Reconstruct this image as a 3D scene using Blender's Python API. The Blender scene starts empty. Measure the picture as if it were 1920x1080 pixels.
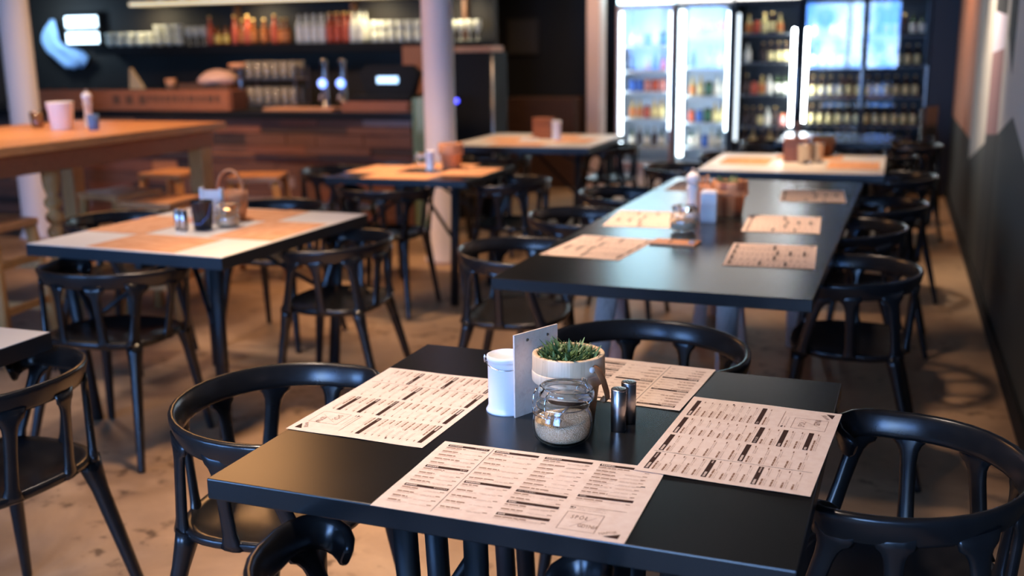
import bpy, bmesh, math, random
from mathutils import Vector, Matrix, Quaternion
PI = math.pi
R = math.radians
rnd = random.Random(7)
SC = bpy.context.scene
COL = SC.collection

# ------------------------------------------------------------------ camera
YAW, PITCH, ROLL = R(20.0), 0.2251, -0.01458
def room(v):
    return Vector((v[0]*math.cos(YAW) - v[1]*math.sin(YAW), v[0]*math.sin(YAW) + v[1]*math.cos(YAW), v[2]))
fw = Vector((0, math.cos(PITCH), -math.sin(PITCH)))
up = Vector((0, math.sin(PITCH), math.cos(PITCH)))
rt = Vector((1, 0, 0))
r2 = room(rt*math.cos(ROLL) + up*math.sin(ROLL))
u2 = room(up*math.cos(ROLL) - rt*math.sin(ROLL))
f2 = room(fw)
cam = bpy.data.cameras.new('camera')
cam.sensor_width = 36.0
cam.lens = 1959.3*36.0/1920.0
cam.clip_start = 0.02
cam.clip_end = 60
cam.dof.use_dof = True
cam.dof.focus_distance = 1.98
cam.dof.aperture_fstop = 2.3
cam_o = bpy.data.objects.new('camera', cam)
COL.objects.link(cam_o)
cam_o.matrix_world = Matrix(((r2.x, u2.x, -f2.x, 0), (r2.y, u2.y, -f2.y, 0), (r2.z, u2.z, -f2.z, 1.465), (0, 0, 0, 1)))
SC.camera = cam_o

# ------------------------------------------------------------------ world, lights, exposure
W = bpy.data.worlds.new('world')
SC.world = W
W.use_nodes = True
W.node_tree.nodes['Background'].inputs[0].default_value = (0.10, 0.16, 0.30, 1)
W.node_tree.nodes['Background'].inputs[1].default_value = 0.5
SC.view_settings.view_transform = 'Standard'
SC.view_settings.look = 'None'
SC.view_settings.exposure = 0.0
SC.view_settings.gamma = 1.0
SC.view_settings.use_curve_mapping = False
SC.cycles.caustics_reflective = False
SC.cycles.caustics_refractive = True

def lamp(name, loc, power, size, col, target=None, spread=None):
    l = bpy.data.lights.new(name, 'AREA')
    l.shape = 'DISK'
    l.size = size
    l.energy = power
    l.color = col
    if spread: l.spread = R(spread)
    o = bpy.data.objects.new(name, l)
    COL.objects.link(o)
    o.location = loc
    if target:
        d = Vector(target) - Vector(loc)
        o.rotation_euler = d.to_track_quat('-Z', 'Y').to_euler()
    return o
WARM = (1.0, 0.66, 0.40)
WARM2 = (1.0, 0.56, 0.28)
NEUT = (1.0, 0.82, 0.66)
lamp('ceiling_or_fill_lamp', (-1.42, 1.85, 3.0), 12, 0.25, (1.0, .80, .66), (-0.80, 1.75, 0.75), 75)
lamp('ceiling_or_fill_lamp', (-3.1, 3.9, 3.0), 7.5, 0.30, (1.0, .80, .70), (-2.75, 3.55, 0.75), 80)
lamp('ceiling_or_fill_lamp', (-4.3, 5.9, 2.95), 27, 1.10, (1.0, .48, .18), (-3.6, 5.0, 0), 150)
lamp('ceiling_or_fill_lamp', (-1.3, 4.3, 3.0), 11, 0.30, (1.0, .70, .50), (-0.85, 4.3, 0.75), 58)
lamp('ceiling_or_fill_lamp', (-4.7, 4.3, 3.0), 15, 0.35, (1.0, .74, .54), (-4.5, 4.3, 1), 90)
lamp('ceiling_or_fill_lamp', (-2.7, 8.0, 3.0), 6, 0.35, WARM, (-2.66, 8.0, .75), 60)
lamp('ceiling_or_fill_lamp', (-0.8, 6.8, 3.0), 7, 0.30, WARM, (-0.70, 6.7, .75), 50)
lamp('ceiling_or_fill_lamp', (-5.4, 6.4, 3.1), 28, 0.50, WARM, (-5.2, 7.8, .7), 110)  # fill light, added to brighten the bar cladding
lamp('ceiling_or_fill_lamp', (-2.2, 1.3, 3.0), 4.5, 0.35, WARM, (-1.9, 1.6, 0), 75)
lamp('ceiling_or_fill_lamp', (-1.9, 3.1, 3.0), 11, 0.35, WARM, (-1.75, 3.1, 0), 50)
lamp('ceiling_or_fill_lamp', (0.05, 9.4, 2.9), 12, 0.30, WARM2, (.5, 9.4, 1.5), 100)
lamp('ceiling_or_fill_lamp', (-2.7, 9.6, 2.9), 8, 0.30, WARM, (-2.9, 10.6, 1.2), 90)  # added fill that lifts the pale pillar
lamp('ceiling_or_fill_lamp', (-2.9, 5.6, 3.0), 9, 0.30, WARM, (-2.68, 5.75, .75), 55)  # extra light put in to brighten the mats on the small black table
lamp('ceiling_or_fill_lamp', (-0.45, 6.9, 3.1), 15, 0.20, NEUT, (.53, 6.9, 1.75), 55)  # added wash for the right wall, no fitting of its own
for x_, w_ in ((-2.50, .4), (-1.88, .7), (-1.26, .9), (-.58, .9), (-.02, .9)):
    lamp('fridge_fill', (x_, 11.13, 1.84), w_, 0.12, (.78, .92, 1.0), (x_, 11.45, .6), 170)  # added fill near each door top; the tubes are the fridges' own lights
for x_ in (-7.4, -6.1, -4.8, -3.9):
    lamp('shelf_lamp', (x_, 9.30, 1.93), 4.0, 0.25, (1.0, .90, .62), (x_, 9.42, 1.5), 170)

# ------------------------------------------------------------------ helpers: materials
def lin(c):
    return tuple((x/12.92 if x <= 0.04045 else ((x+0.055)/1.055)**2.4) for x in c)
def S(r, g, b):
    return lin((r/255.0, g/255.0, b/255.0))
MATS = {}
def M(name, col=(0.5, 0.5, 0.5), rough=0.5, metal=0.0, spec=0.5, emit=None, es=1.0, trans=0.0, ior=1.45, coat=0.0, sub=0.0):
    m = bpy.data.materials.new(name)
    m.use_nodes = True
    b = m.node_tree.nodes['Principled BSDF']
    b.inputs['Base Color'].default_value = (*col, 1)
    b.inputs['Roughness'].default_value = rough
    b.inputs['Metallic'].default_value = metal
    b.inputs['Specular IOR Level'].default_value = spec
    b.inputs['IOR'].default_value = ior
    b.inputs['Transmission Weight'].default_value = trans
    b.inputs['Coat Weight'].default_value = coat
    if emit:
        b.inputs['Emission Color'].default_value = (*emit, 1)
        b.inputs['Emission Strength'].default_value = es
    MATS[name] = m
    return m
def nodes(m):
    return m.node_tree.nodes, m.node_tree.links, m.node_tree.nodes['Principled BSDF']
def noise_col(m, stops, scale=5.0, stretch=(1, 1, 1), detail=6.0, bump=0.0, rough=None, dist=0.0, coord='Object'):
    """colour from a noise through a ramp; stops = [(pos, colour)]"""
    n, l, b = nodes(m)
    tc = n.new('ShaderNodeTexCoord'); mp = n.new('ShaderNodeMapping')
    mp.inputs['Scale'].default_value = stretch
    nz = n.new('ShaderNodeTexNoise')
    nz.inputs['Scale'].default_value = scale
    nz.inputs['Detail'].default_value = detail
    nz.inputs['Distortion'].default_value = dist
    cr = n.new('ShaderNodeValToRGB')
    e = cr.color_ramp.elements
    while len(e) < len(stops): e.new(0.5)
    for el, (p, c) in zip(e, stops):
        el.position = p; el.color = (*c, 1)
    l.new(tc.outputs[coord], mp.inputs[0]); l.new(mp.outputs[0], nz.inputs['Vector'])
    l.new(nz.outputs['Fac'], cr.inputs[0]); l.new(cr.outputs[0], b.inputs['Base Color'])
    if bump:
        bp = n.new('ShaderNodeBump'); bp.inputs['Strength'].default_value = bump
        bp.inputs['Distance'].default_value = 0.01
        l.new(nz.outputs['Fac'], bp.inputs['Height']); l.new(bp.outputs[0], b.inputs['Normal'])
    if rough:
        mr = n.new('ShaderNodeMapRange')
        mr.inputs['To Min'].default_value = rough[0]; mr.inputs['To Max'].default_value = rough[1]
        l.new(nz.outputs['Fac'], mr.inputs['Value']); l.new(mr.outputs[0], b.inputs['Roughness'])
    return m

black_top = noise_col(M('black_laminate', (0.012, 0.012, 0.012), 0.27, spec=0.55), [(0.3, (0.009, 0.009, 0.009)), (0.7, (0.0125, 0.012, 0.012))], 6, detail=1.0)
black_edge = M('black_edge', (0.012, 0.013, 0.015), 0.42)
black_plastic = noise_col(M('black_chair', (0.012, 0.012, 0.013), 0.34, spec=.6), [(0.3, (0.010, 0.010, 0.011)), (0.7, (0.015, 0.014, 0.014))], 30, rough=(0.23, 0.29))
black_steel = M('black_steel', (0.014, 0.014, 0.015), 0.45, spec=0.5)
white_top = M('white_laminate', S(236, 232, 226), 0.35)
paper = noise_col(M('menu_paper', S(238, 214, 198), 0.75, spec=0.2), [(0.3, S(234, 208, 191)), (0.7, S(242, 220, 204))], 60)
kraft = noise_col(M('kraft_paper', S(222, 164, 122), 0.8, spec=0.2), [(0.3, S(206, 146, 104)), (0.7, S(232, 178, 138))], 9, stretch=(1, 3, 1))
ink = M('ink_dark', S(62, 40, 32), 0.7, spec=0.2)
ink2 = M('ink_text', S(150, 114, 92), 0.8, spec=0.2)
ink3 = M('ink_pale', S(210, 184, 168), 0.8, spec=0.2)
def wood(name, a, b, c, scale=6, stretch=(1, 12, 12), rough=0.5):
    return noise_col(M(name, a, rough), [(0.25, a), (0.5, b), (0.78, c)], scale, stretch, 5, bump=0.05, dist=0.6)
honey = wood('honey_wood', S(196, 128, 74), S(216, 150, 94), S(170, 104, 58), 5, (14, 1.2, 14), 0.42)
honey_v = wood('honey_wood_leg', S(190, 132, 72), S(206, 150, 90), S(160, 104, 54), 5, (12, 12, 1.2), 0.5)
pale = wood('pale_wood', S(230, 194, 156), S(240, 210, 176), S(214, 174, 134), 8, (10, 10, 1), 0.55)
pale_b = wood('pale_wood_b', S(216, 176, 136), S(228, 194, 156), S(198, 156, 116), 8, (10, 10, 1), 0.55)
pot_wood = wood('orange_wood', S(200, 134, 88), S(216, 152, 106), S(176, 112, 70), 8, (10, 10, 1), 0.55)
crate_wood = wood('crate_wood', S(150, 88, 56), S(166, 100, 64), S(126, 70, 44), 6, (1, 12, 12), 0.55)
dark_wood = wood('dark_wood', S(92, 60, 40), S(108, 72, 48), S(70, 44, 30), 6, (10, 10, 1), 0.55)
lilac_wood = wood('whitewashed_wood', S(186, 164, 154), S(200, 180, 168), S(160, 138, 128), 6, (10, 10, 1), 0.5)
board_ply = wood('plywood', S(230, 208, 192), S(238, 220, 206), S(220, 196, 180), 6, (10, 2, 10), 0.55)
white_enamel = M('white_enamel', S(238, 240, 243), 0.28, coat=0.3)
white_plain = M('white_plain', S(232, 226, 220), 0.4)
cream_glass = M('cream_glass', S(240, 236, 214), 0.25, trans=0.25)
steel = M('brushed_steel', (0.48, 0.43, 0.40), 0.28, metal=1.0)
steel_dark = M('dark_steel', (0.30, 0.28, 0.27), 0.28, metal=1.0)
chrome = M('wire_steel', (0.75, 0.74, 0.72), 0.15, metal=1.0)
glass = M('clear_glass', (0.97, 0.985, 0.98), 0.0, trans=1.0, ior=1.48)
sugar = noise_col(M('brown_sugar', S(206, 168, 128), 0.8, spec=0.3), [(0.3, S(200, 160, 120)), (0.5, S(232, 198, 162)), (0.72, S(246, 224, 196))], 420, detail=2, bump=0.6)
leather = M('tan_leather', S(170, 112, 72), 0.5)
leaf = noise_col(M('herb_leaf', S(62, 92, 46), 0.5), [(0.3, S(36, 66, 32)), (0.7, S(128, 156, 98))], 60)
soil = M('potting_soil', S(60, 46, 34), 0.9)
black_gloss = M('black_gloss', (0.01, 0.011, 0.015), 0.22)
black_matte = M('black_matte', (0.010, 0.010, 0.010), 0.8, spec=0.3)
white_paint = M('white_column_paint', S(236, 222, 214), 0.6)
blue_glass = M('blue_glass', S(150, 180, 225), 0.1, trans=0.6)

def jar_mat():
    m = pane_mat('jar_glass', (0.93, 0.96, 0.95), 0.5)
    n, l = m.node_tree.nodes, m.node_tree.links
    lw = n.new('ShaderNodeLayerWeight'); lw.inputs[0].default_value = 0.35
    cr = n.new('ShaderNodeValToRGB')
    cr.color_ramp.elements[0].position = 0.55; cr.color_ramp.elements[0].color = (0.97, 0.985, 0.98, 1)
    cr.color_ramp.elements[1].position = 0.97; cr.color_ramp.elements[1].color = (0.55, 0.60, 0.58, 1)
    l.new(lw.outputs['Facing'], cr.inputs[0])
    l.new(cr.outputs[0], n['Transparent BSDF'].inputs[0])
    return m
def pane_mat(name, tint=(1, 1, 1), refl=1.0):
    """thin flat glazing: clear straight through plus a Fresnel mirror"""
    m = bpy.data.materials.new(name); m.use_nodes = True
    n, l = m.node_tree.nodes, m.node_tree.links
    n.remove(n['Principled BSDF'])
    tr = n.new('ShaderNodeBsdfTransparent'); tr.inputs[0].default_value = (*tint, 1)
    gl = n.new('ShaderNodeBsdfGlossy'); gl.inputs['Roughness'].default_value = 0.02
    ge = n.new('ShaderNodeNewGeometry'); dt = n.new('ShaderNodeVectorMath'); dt.operation = 'DOT_PRODUCT'
    l.new(ge.outputs['Incoming'], dt.inputs[0]); l.new(ge.outputs['Normal'], dt.inputs[1])
    def mth(op, a, b):
        q = n.new('ShaderNodeMath'); q.operation = op
        for i, v in enumerate((a, b)):
            if v is None: continue
            if isinstance(v, (int, float)): q.inputs[i].default_value = v
            else: l.new(v.outputs[0], q.inputs[i])
        return q
    ab = n.new('ShaderNodeMath'); ab.operation = 'ABSOLUTE'; l.new(dt.outputs['Value'], ab.inputs[0])
    fr = mth('ADD', mth('MULTIPLY', mth('POWER', mth('SUBTRACT', 1.0, ab), 5.0), .96), .04)
    mu = n.new('ShaderNodeMath'); mu.operation = 'MULTIPLY'; mu.inputs[1].default_value = 2.0*refl; mu.use_clamp = True
    mx = n.new('ShaderNodeMixShader')
    l.new(fr.outputs[0], mu.inputs[0]); l.new(mu.outputs[0], mx.inputs[0])
    l.new(tr.outputs[0], mx.inputs[1]); l.new(gl.outputs[0], mx.inputs[2])
    l.new(mx.outputs[0], n['Material Output'].inputs[0])
    MATS[name] = m
    return m
pane_glass = pane_mat('door_glass', refl=.4)
jar_glass = jar_mat()
def emit_mat(name, col, strength):
    m = M(name, (0.8, 0.8, 0.8), 0.5, emit=col, es=strength)
    return m

# ------------------------------------------------------------------ helpers: meshes
class B:
    """collects geometry for ONE mesh object"""
    def __init__(s):
        s.v = []; s.f = []; s.mi = []; s.sm = []
    def add(s, vs, fs, mi=0, smooth=False):
        o = len(s.v)
        s.v += [tuple(p) for p in vs]
        for f in fs:
            s.f.append(tuple(i+o for i in f)); s.mi.append(mi); s.sm.append(smooth)
        return s
    def box(s, x0, x1, y0, y1, z0, z1, mi=0):
        vs = [(x0, y0, z0), (x1, y0, z0), (x1, y1, z0), (x0, y1, z0), (x0, y0, z1), (x1, y0, z1), (x1, y1, z1), (x0, y1, z1)]
        return s.add(vs, [(3, 2, 1, 0), (4, 5, 6, 7), (0, 1, 5, 4), (1, 2, 6, 5), (2, 3, 7, 6), (3, 0, 4, 7)], mi)
    def quad(s, a, b, c, d, mi=0):
        return s.add([a, b, c, d], [(0, 1, 2, 3)], mi)
    def rings(s, rr, mi=0, cap=(True, True), smooth=True, closed=False):
        n = len(rr[0]); vs = [p for r in rr for p in r]; fs = []
        k = len(rr)
        for i in range(k if closed else k-1):
            a = i*n; b = ((i+1) % k)*n
            for j in range(n):
                j2 = (j+1) % n
                fs.append((a+j, a+j2, b+j2, b+j))
        s.add(vs, fs, mi, smooth)
        if not closed:
            if cap[0]: s.add(rr[0], [tuple(range(n))[::-1]], mi)
            if cap[1]: s.add(rr[-1], [tuple(range(n))], mi)
        return s
    def lathe(s, prof, seg=24, mi=0, c=(0, 0, 0), cap=(True, True), smooth=True, closed=False):
        rr = [[(c[0]+r*math.cos(2*PI*j/seg), c[1]+r*math.sin(2*PI*j/seg), c[2]+z) for j in range(seg)] for r, z in prof]
        return s.rings(rr, mi, cap, smooth, closed)
    def tube(s, path, ra, rb=None, seg=8, mi=0, upv=(0, 0, 1), power=1.0, cap=(True, True), closed=False):
        """sweep an ellipse (ra across, rb along upv) down a path; ra, rb numbers or lists"""
        P_ = [Vector(p) for p in path]; n = len(P_)
        A = ra if isinstance(ra, (list, tuple)) else [ra]*n
        if rb is None: rb = ra
        Bb = rb if isinstance(rb, (list, tuple)) else [rb]*n
        UL = [Vector(q) for q in upv] if isinstance(upv, list) else [Vector(upv)]*n; rr = []
        for i in range(n):
            if closed: t = P_[(i+1) % n]-P_[i-1]
            else: t = P_[min(i+1, n-1)]-P_[max(i-1, 0)]
            t.normalize(); U = UL[i]
            sd = t.cross(U)
            if sd.length < 1e-4: sd = t.cross(Vector((1, 0, 0.01)))
            sd.normalize(); w = sd.cross(t).normalized()
            ring = []
            for j in range(seg):
                a = 2*PI*j/seg
                ca, sa = math.cos(a), math.sin(a)
                if power != 1.0:
                    ca = math.copysign(abs(ca)**power, ca); sa = math.copysign(abs(sa)**power, sa)
                ring.append(P_[i]+sd*(ca*A[i])+w*(sa*Bb[i]))
            rr.append(ring)
        return s.rings(rr, mi, cap, True, closed)
    def prism(s, pts, z0, z1, mi=0):
        n = len(pts)
        vs = [(x, y, z0) for x, y in pts]+[(x, y, z1) for x, y in pts]
        fs = [tuple(range(n))[::-1], tuple(range(n, 2*n))]+[(i, (i+1) % n, n+(i+1) % n, n+i) for i in range(n)]
        return s.add(vs, fs, mi)
def mesh(name, b, mats, bevel=0.0):
    me = bpy.data.meshes.new(name)
    me.from_pydata(b.v, [], b.f)
    for m in (mats if isinstance(mats, (list, tuple)) else [mats]): me.materials.append(m)
    for p, i, sm in zip(me.polygons, b.mi, b.sm):
        p.material_index = i; p.use_smooth = sm
    bm = bmesh.new(); bm.from_mesh(me)
    bmesh.ops.remove_doubles(bm, verts=bm.verts, dist=1e-6)
    bmesh.ops.recalc_face_normals(bm, faces=bm.faces)
    if bevel:
        es = [e for e in bm.edges if len(e.link_faces) == 2 and e.calc_face_angle(0) > R(40)]
        bmesh.ops.bevel(bm, geom=es, offset=bevel, segments=2, profile=0.5, affect='EDGES')
    bm.to_mesh(me); bm.free(); me.update()
    return me
def obj(name, b, mats, parent=None, bevel=0.0, loc=None, rot=None, label=None):
    me = b if isinstance(b, bpy.types.Mesh) else mesh(name, b, mats, bevel)
    o = bpy.data.objects.new(name, me); COL.objects.link(o)
    if parent: o.parent = parent
    if loc: o.location = loc
    if rot: o.rotation_euler = rot
    if label: o['label'] = label
    return o
def tag(o, label, cat, group=None, kind=None):
    o['label'] = label; o['category'] = cat
    if group: o['group'] = group
    if kind: o['kind'] = kind
    return o
def thing(name, label, cat, loc=(0, 0, 0), rz=0.0, group=None):
    o = bpy.data.objects.new(name, None); COL.objects.link(o)
    o.empty_display_size = 0.05
    o.location = loc; o.rotation_euler = (0, 0, rz)
    return tag(o, label, cat, group)
def dup(root, loc, rz, label, group=None):
    r = root.copy(); COL.objects.link(r)
    r.location = loc; r.rotation_euler = (0, 0, rz); r['label'] = label
    if group: r['group'] = group
    for ch in list(root.children):
        c = ch.copy(); COL.objects.link(c); c.parent = r
        for g in list(ch.children):
            d = g.copy(); COL.objects.link(d); d.parent = c
    return r
def struct(name, b, mats, label=None, bevel=0.0):
    o = obj(name, b, mats, bevel=bevel)
    o['kind'] = 'structure'
    if label: o['label'] = label
    return o

# ------------------------------------------------------------------ setting
concrete = M('polished_concrete', S(130, 105, 85), 0.5)
def concrete_nodes(m):
    n, l, b = nodes(m)
    tc = n.new('ShaderNodeTexCoord')
    a = n.new('ShaderNodeTexNoise'); a.inputs['Scale'].default_value = 1.1; a.inputs['Detail'].default_value = 9; a.inputs['Roughness'].default_value = 0.62; a.inputs['Distortion'].default_value = 0.5
    r1 = n.new('ShaderNodeValToRGB')
    e = r1.color_ramp.elements
    e[0].position = 0.30; e[0].color = (*S(118, 94, 74), 1)
    e[1].position = 0.68; e[1].color = (*S(196, 164, 130), 1)
    x = e.new(0.48); x.color = (*S(160, 130, 102), 1)
    c = n.new('ShaderNodeTexNoise'); c.inputs['Scale'].default_value = 14; c.inputs['Detail'].default_value = 4
    r3 = n.new('ShaderNodeValToRGB')
    r3.color_ramp.elements[0].position = 0.55; r3.color_ramp.elements[0].color = (1, 1, 1, 1)
    r3.color_ramp.elements[1].position = 0.66; r3.color_ramp.elements[1].color = (0.35, 0.32, 0.30, 1)
    k = n.new('ShaderNodeTexNoise'); k.inputs['Scale'].default_value = 2.6; k.inputs['Detail'].default_value = 2
    r4 = n.new('ShaderNodeValToRGB')
    r4.color_ramp.elements[0].position = 0.50; r4.color_ramp.elements[0].color = (0, 0, 0, 1)
    r4.color_ramp.elements[1].position = 0.60; r4.color_ramp.elements[1].color = (1, 1, 1, 1)
    mx = n.new('ShaderNodeMix'); mx.data_type = 'RGBA'; mx.blend_type = 'MULTIPLY'
    l.new(tc.outputs['Object'], a.inputs['Vector']); l.new(tc.outputs['Object'], c.inputs['Vector']); l.new(tc.outputs['Object'], k.inputs['Vector'])
    l.new(a.outputs['Fac'], r1.inputs[0]); l.new(c.outputs['Fac'], r3.inputs[0]); l.new(k.outputs['Fac'], r4.inputs[0])
    l.new(r1.outputs[0], mx.inputs[6]); l.new(r3.outputs[0], mx.inputs[7]); l.new(r4.outputs[0], mx.inputs[0])
    l.new(mx.outputs[2], b.inputs['Base Color'])
    mr = n.new('ShaderNodeMapRange'); mr.inputs['To Min'].default_value = 0.42; mr.inputs['To Max'].default_value = 0.62
    l.new(a.outputs['Fac'], mr.inputs['Value']); l.new(mr.outputs[0], b.inputs['Roughness'])
concrete_nodes(concrete)
XL, XR, YB, YF, ZC = -9.6, 0.53, -3.0, 11.75, 3.3
struct('floor', B().box(XL-.2, XR+.2, YB-.2, YF+.2, -0.12, 0.0), concrete)
struct('ceiling', B().box(XL-.2, XR+.2, YB-.2, YF+.2, ZC, ZC+.12), M('dark_ceiling', S(44, 40, 38), 0.9, spec=.1))
dark_wall = M('dark_wall_paint', S(40, 38, 37), 0.7)
struct('wall_back', B().box(XL-.2, XR+.2, YF, YF+.15, 0, ZC), dark_wall)
struct('wall_left', B().box(XL-.2, XL, YB, YF, 0, ZC), M('left_wall_paint', S(84, 66, 56), 0.8))
# wall behind the camera, with the daylight window and one added for fill light
wx0, wx1, wz0, wz1 = -2.15, 0.05, 0.88, 2.42
wins = ((-2.15, 0.05), (-6.7, -3.75))  # second span is an added window, put in to light columns and chairs
bw = B()
bw.box(XL-.2, wins[1][0], YB-.15, YB, 0, ZC); bw.box(wins[1][1], wins[0][0], YB-.15, YB, 0, ZC); bw.box(wins[0][1], XR+.2, YB-.15, YB, 0, ZC)
for a_, b_ in wins:
    bw.box(a_, b_, YB-.15, YB, 0, wz0); bw.box(a_, b_, YB-.15, YB, wz1, ZC)
struct('wall_front', bw, M('front_wall_paint', S(60, 54, 50), 0.8))
def sky_mat(name, c0, c1, k):
    m = M(name, (0.5, 0.5, 0.5), 0.4, emit=(0.2, 0.45, 1.0), es=k)
    n, l, b_ = nodes(m)
    tc = n.new('ShaderNodeTexCoord'); nz = n.new('ShaderNodeTexNoise'); nz.inputs['Scale'].default_value = 1.5; nz.inputs['Detail'].default_value = 3
    cr = n.new('ShaderNodeValToRGB'); cr.color_ramp.elements[0].position = 0.42; cr.color_ramp.elements[0].color = (*c0, 1)
    cr.color_ramp.elements[1].position = 0.62; cr.color_ramp.elements[1].color = (*c1, 1)
    l.new(tc.outputs['Object'], nz.inputs['Vector']); l.new(nz.outputs['Fac'], cr.inputs[0]); l.new(cr.outputs[0], b_.inputs['Emission Color'])
    return m
skies = (sky_mat('daylight_pane', (0.10, 0.32, 1.0), (0.46, 0.70, 1.0), 30.0), sky_mat('fill_window_pane', (0.13, 0.36, 1.0), (0.30, 0.55, 1.0), 29.0))
for k, (a_, b_) in enumerate(wins):
    wn = struct('window_%d' % (k+1), B().box(a_, b_, YB-.10, YB-.08, wz0, wz1), skies[k])
    fr = B()
    for x in (a_, (a_+b_)/2-.03, b_-.06): fr.box(x, x+.06, YB-.08, YB-.02, wz0, wz1)
    fr.box(a_, b_, YB-.08, YB-.02, wz0, wz0+.06); fr.box(a_, b_, YB-.08, YB-.02, wz1-.06, wz1)
    obj('window_frame', fr, black_matte, wn)

# right wall with its painted geometric mural, one mesh
wm = [M('wall_dark_green', S(52, 54, 50), 0.75), M('wall_cream', S(196, 190, 176), 0.75), M('wall_tan', S(196, 140, 112), 0.75), M('wall_mauve', S(132, 98, 98), 0.75),
      M('wall_black', S(26, 25, 25), 0.75), M('wall_lavender', S(196, 188, 200), 0.75)]
wb = B().box(XR, XR+.15, YB, YF, 0, ZC, 0)
def patch(pts, mi, k):
    x = XR-.002*k
    m_ = len(pts)
    wb.add([(x, p[0], p[1]) for p in pts]+[(XR+.001, p[0], p[1]) for p in pts], [tuple(range(m_))]+[(i, (i+1) % m_, m_+(i+1) % m_, m_+i) for i in range(m_)], mi)
patch([(8.25, 0.78), (YF, 0.78), (YF, ZC), (8.25, ZC)], 2, 1)
patch([(8.25, 0.64), (8.25, ZC), (6.95, ZC), (6.95, 0.87)], 1, 1)
patch([(6.95, 0.92), (6.95, 1.40), (6.2, 1.43), (6.2, 0.98)], 3, 1)
patch([(6.95, 1.40), (6.95, 1.64), (6.2, 1.60), (6.2, 1.43)], 5, 1)
patch([(6.95, 1.64), (6.95, ZC), (6.2, ZC), (6.2, 1.60)], 4, 1)
patch([(6.95, 0.0), (6.95, 0.92), (6.2, 0.98), (6.2, 0.0)], 4, 1)
patch([(6.2, 0.98), (6.2, ZC), (3.4, ZC), (3.4, 0.72), (4.6, 0.92), (5.48, 1.12)], 1, 1)
patch([(6.02, 2.3), (5.62, 2.3), (5.70, 1.31), (6.02, 1.50)], 4, 2)
patch([(7.75, 2.4), (7.45, 2.4), (7.55, 1.40)], 0, 2)
struct('wall_right', wb, wm)
struct('baseboard_right', B().box(XR-.02, XR-.005, YB, YF, 0, 0.09), black_matte)

# columns (structure)
def column(name, x, y, r, label):
    cb = B().lathe([(r*1.25, 0), (r*1.25, 0.02), (r, 0.05), (r, ZC)], 40, c=(x, y, 0))
    return struct(name, cb, white_paint, label)
column('column_right', -2.96, 6.72, 0.108, 'round white painted column in front of the end of the bar')
column('column_left', -6.62, 6.72, 0.115, 'round white painted column behind the high wooden table')
struct('column_fridge', B().box(-2.98, -2.84, 10.5, 10.75, 0, ZC), M('pink_plaster', S(206, 178, 164), 0.7), 'pale square pillar left of the lit fridges', bevel=.01)

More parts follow.
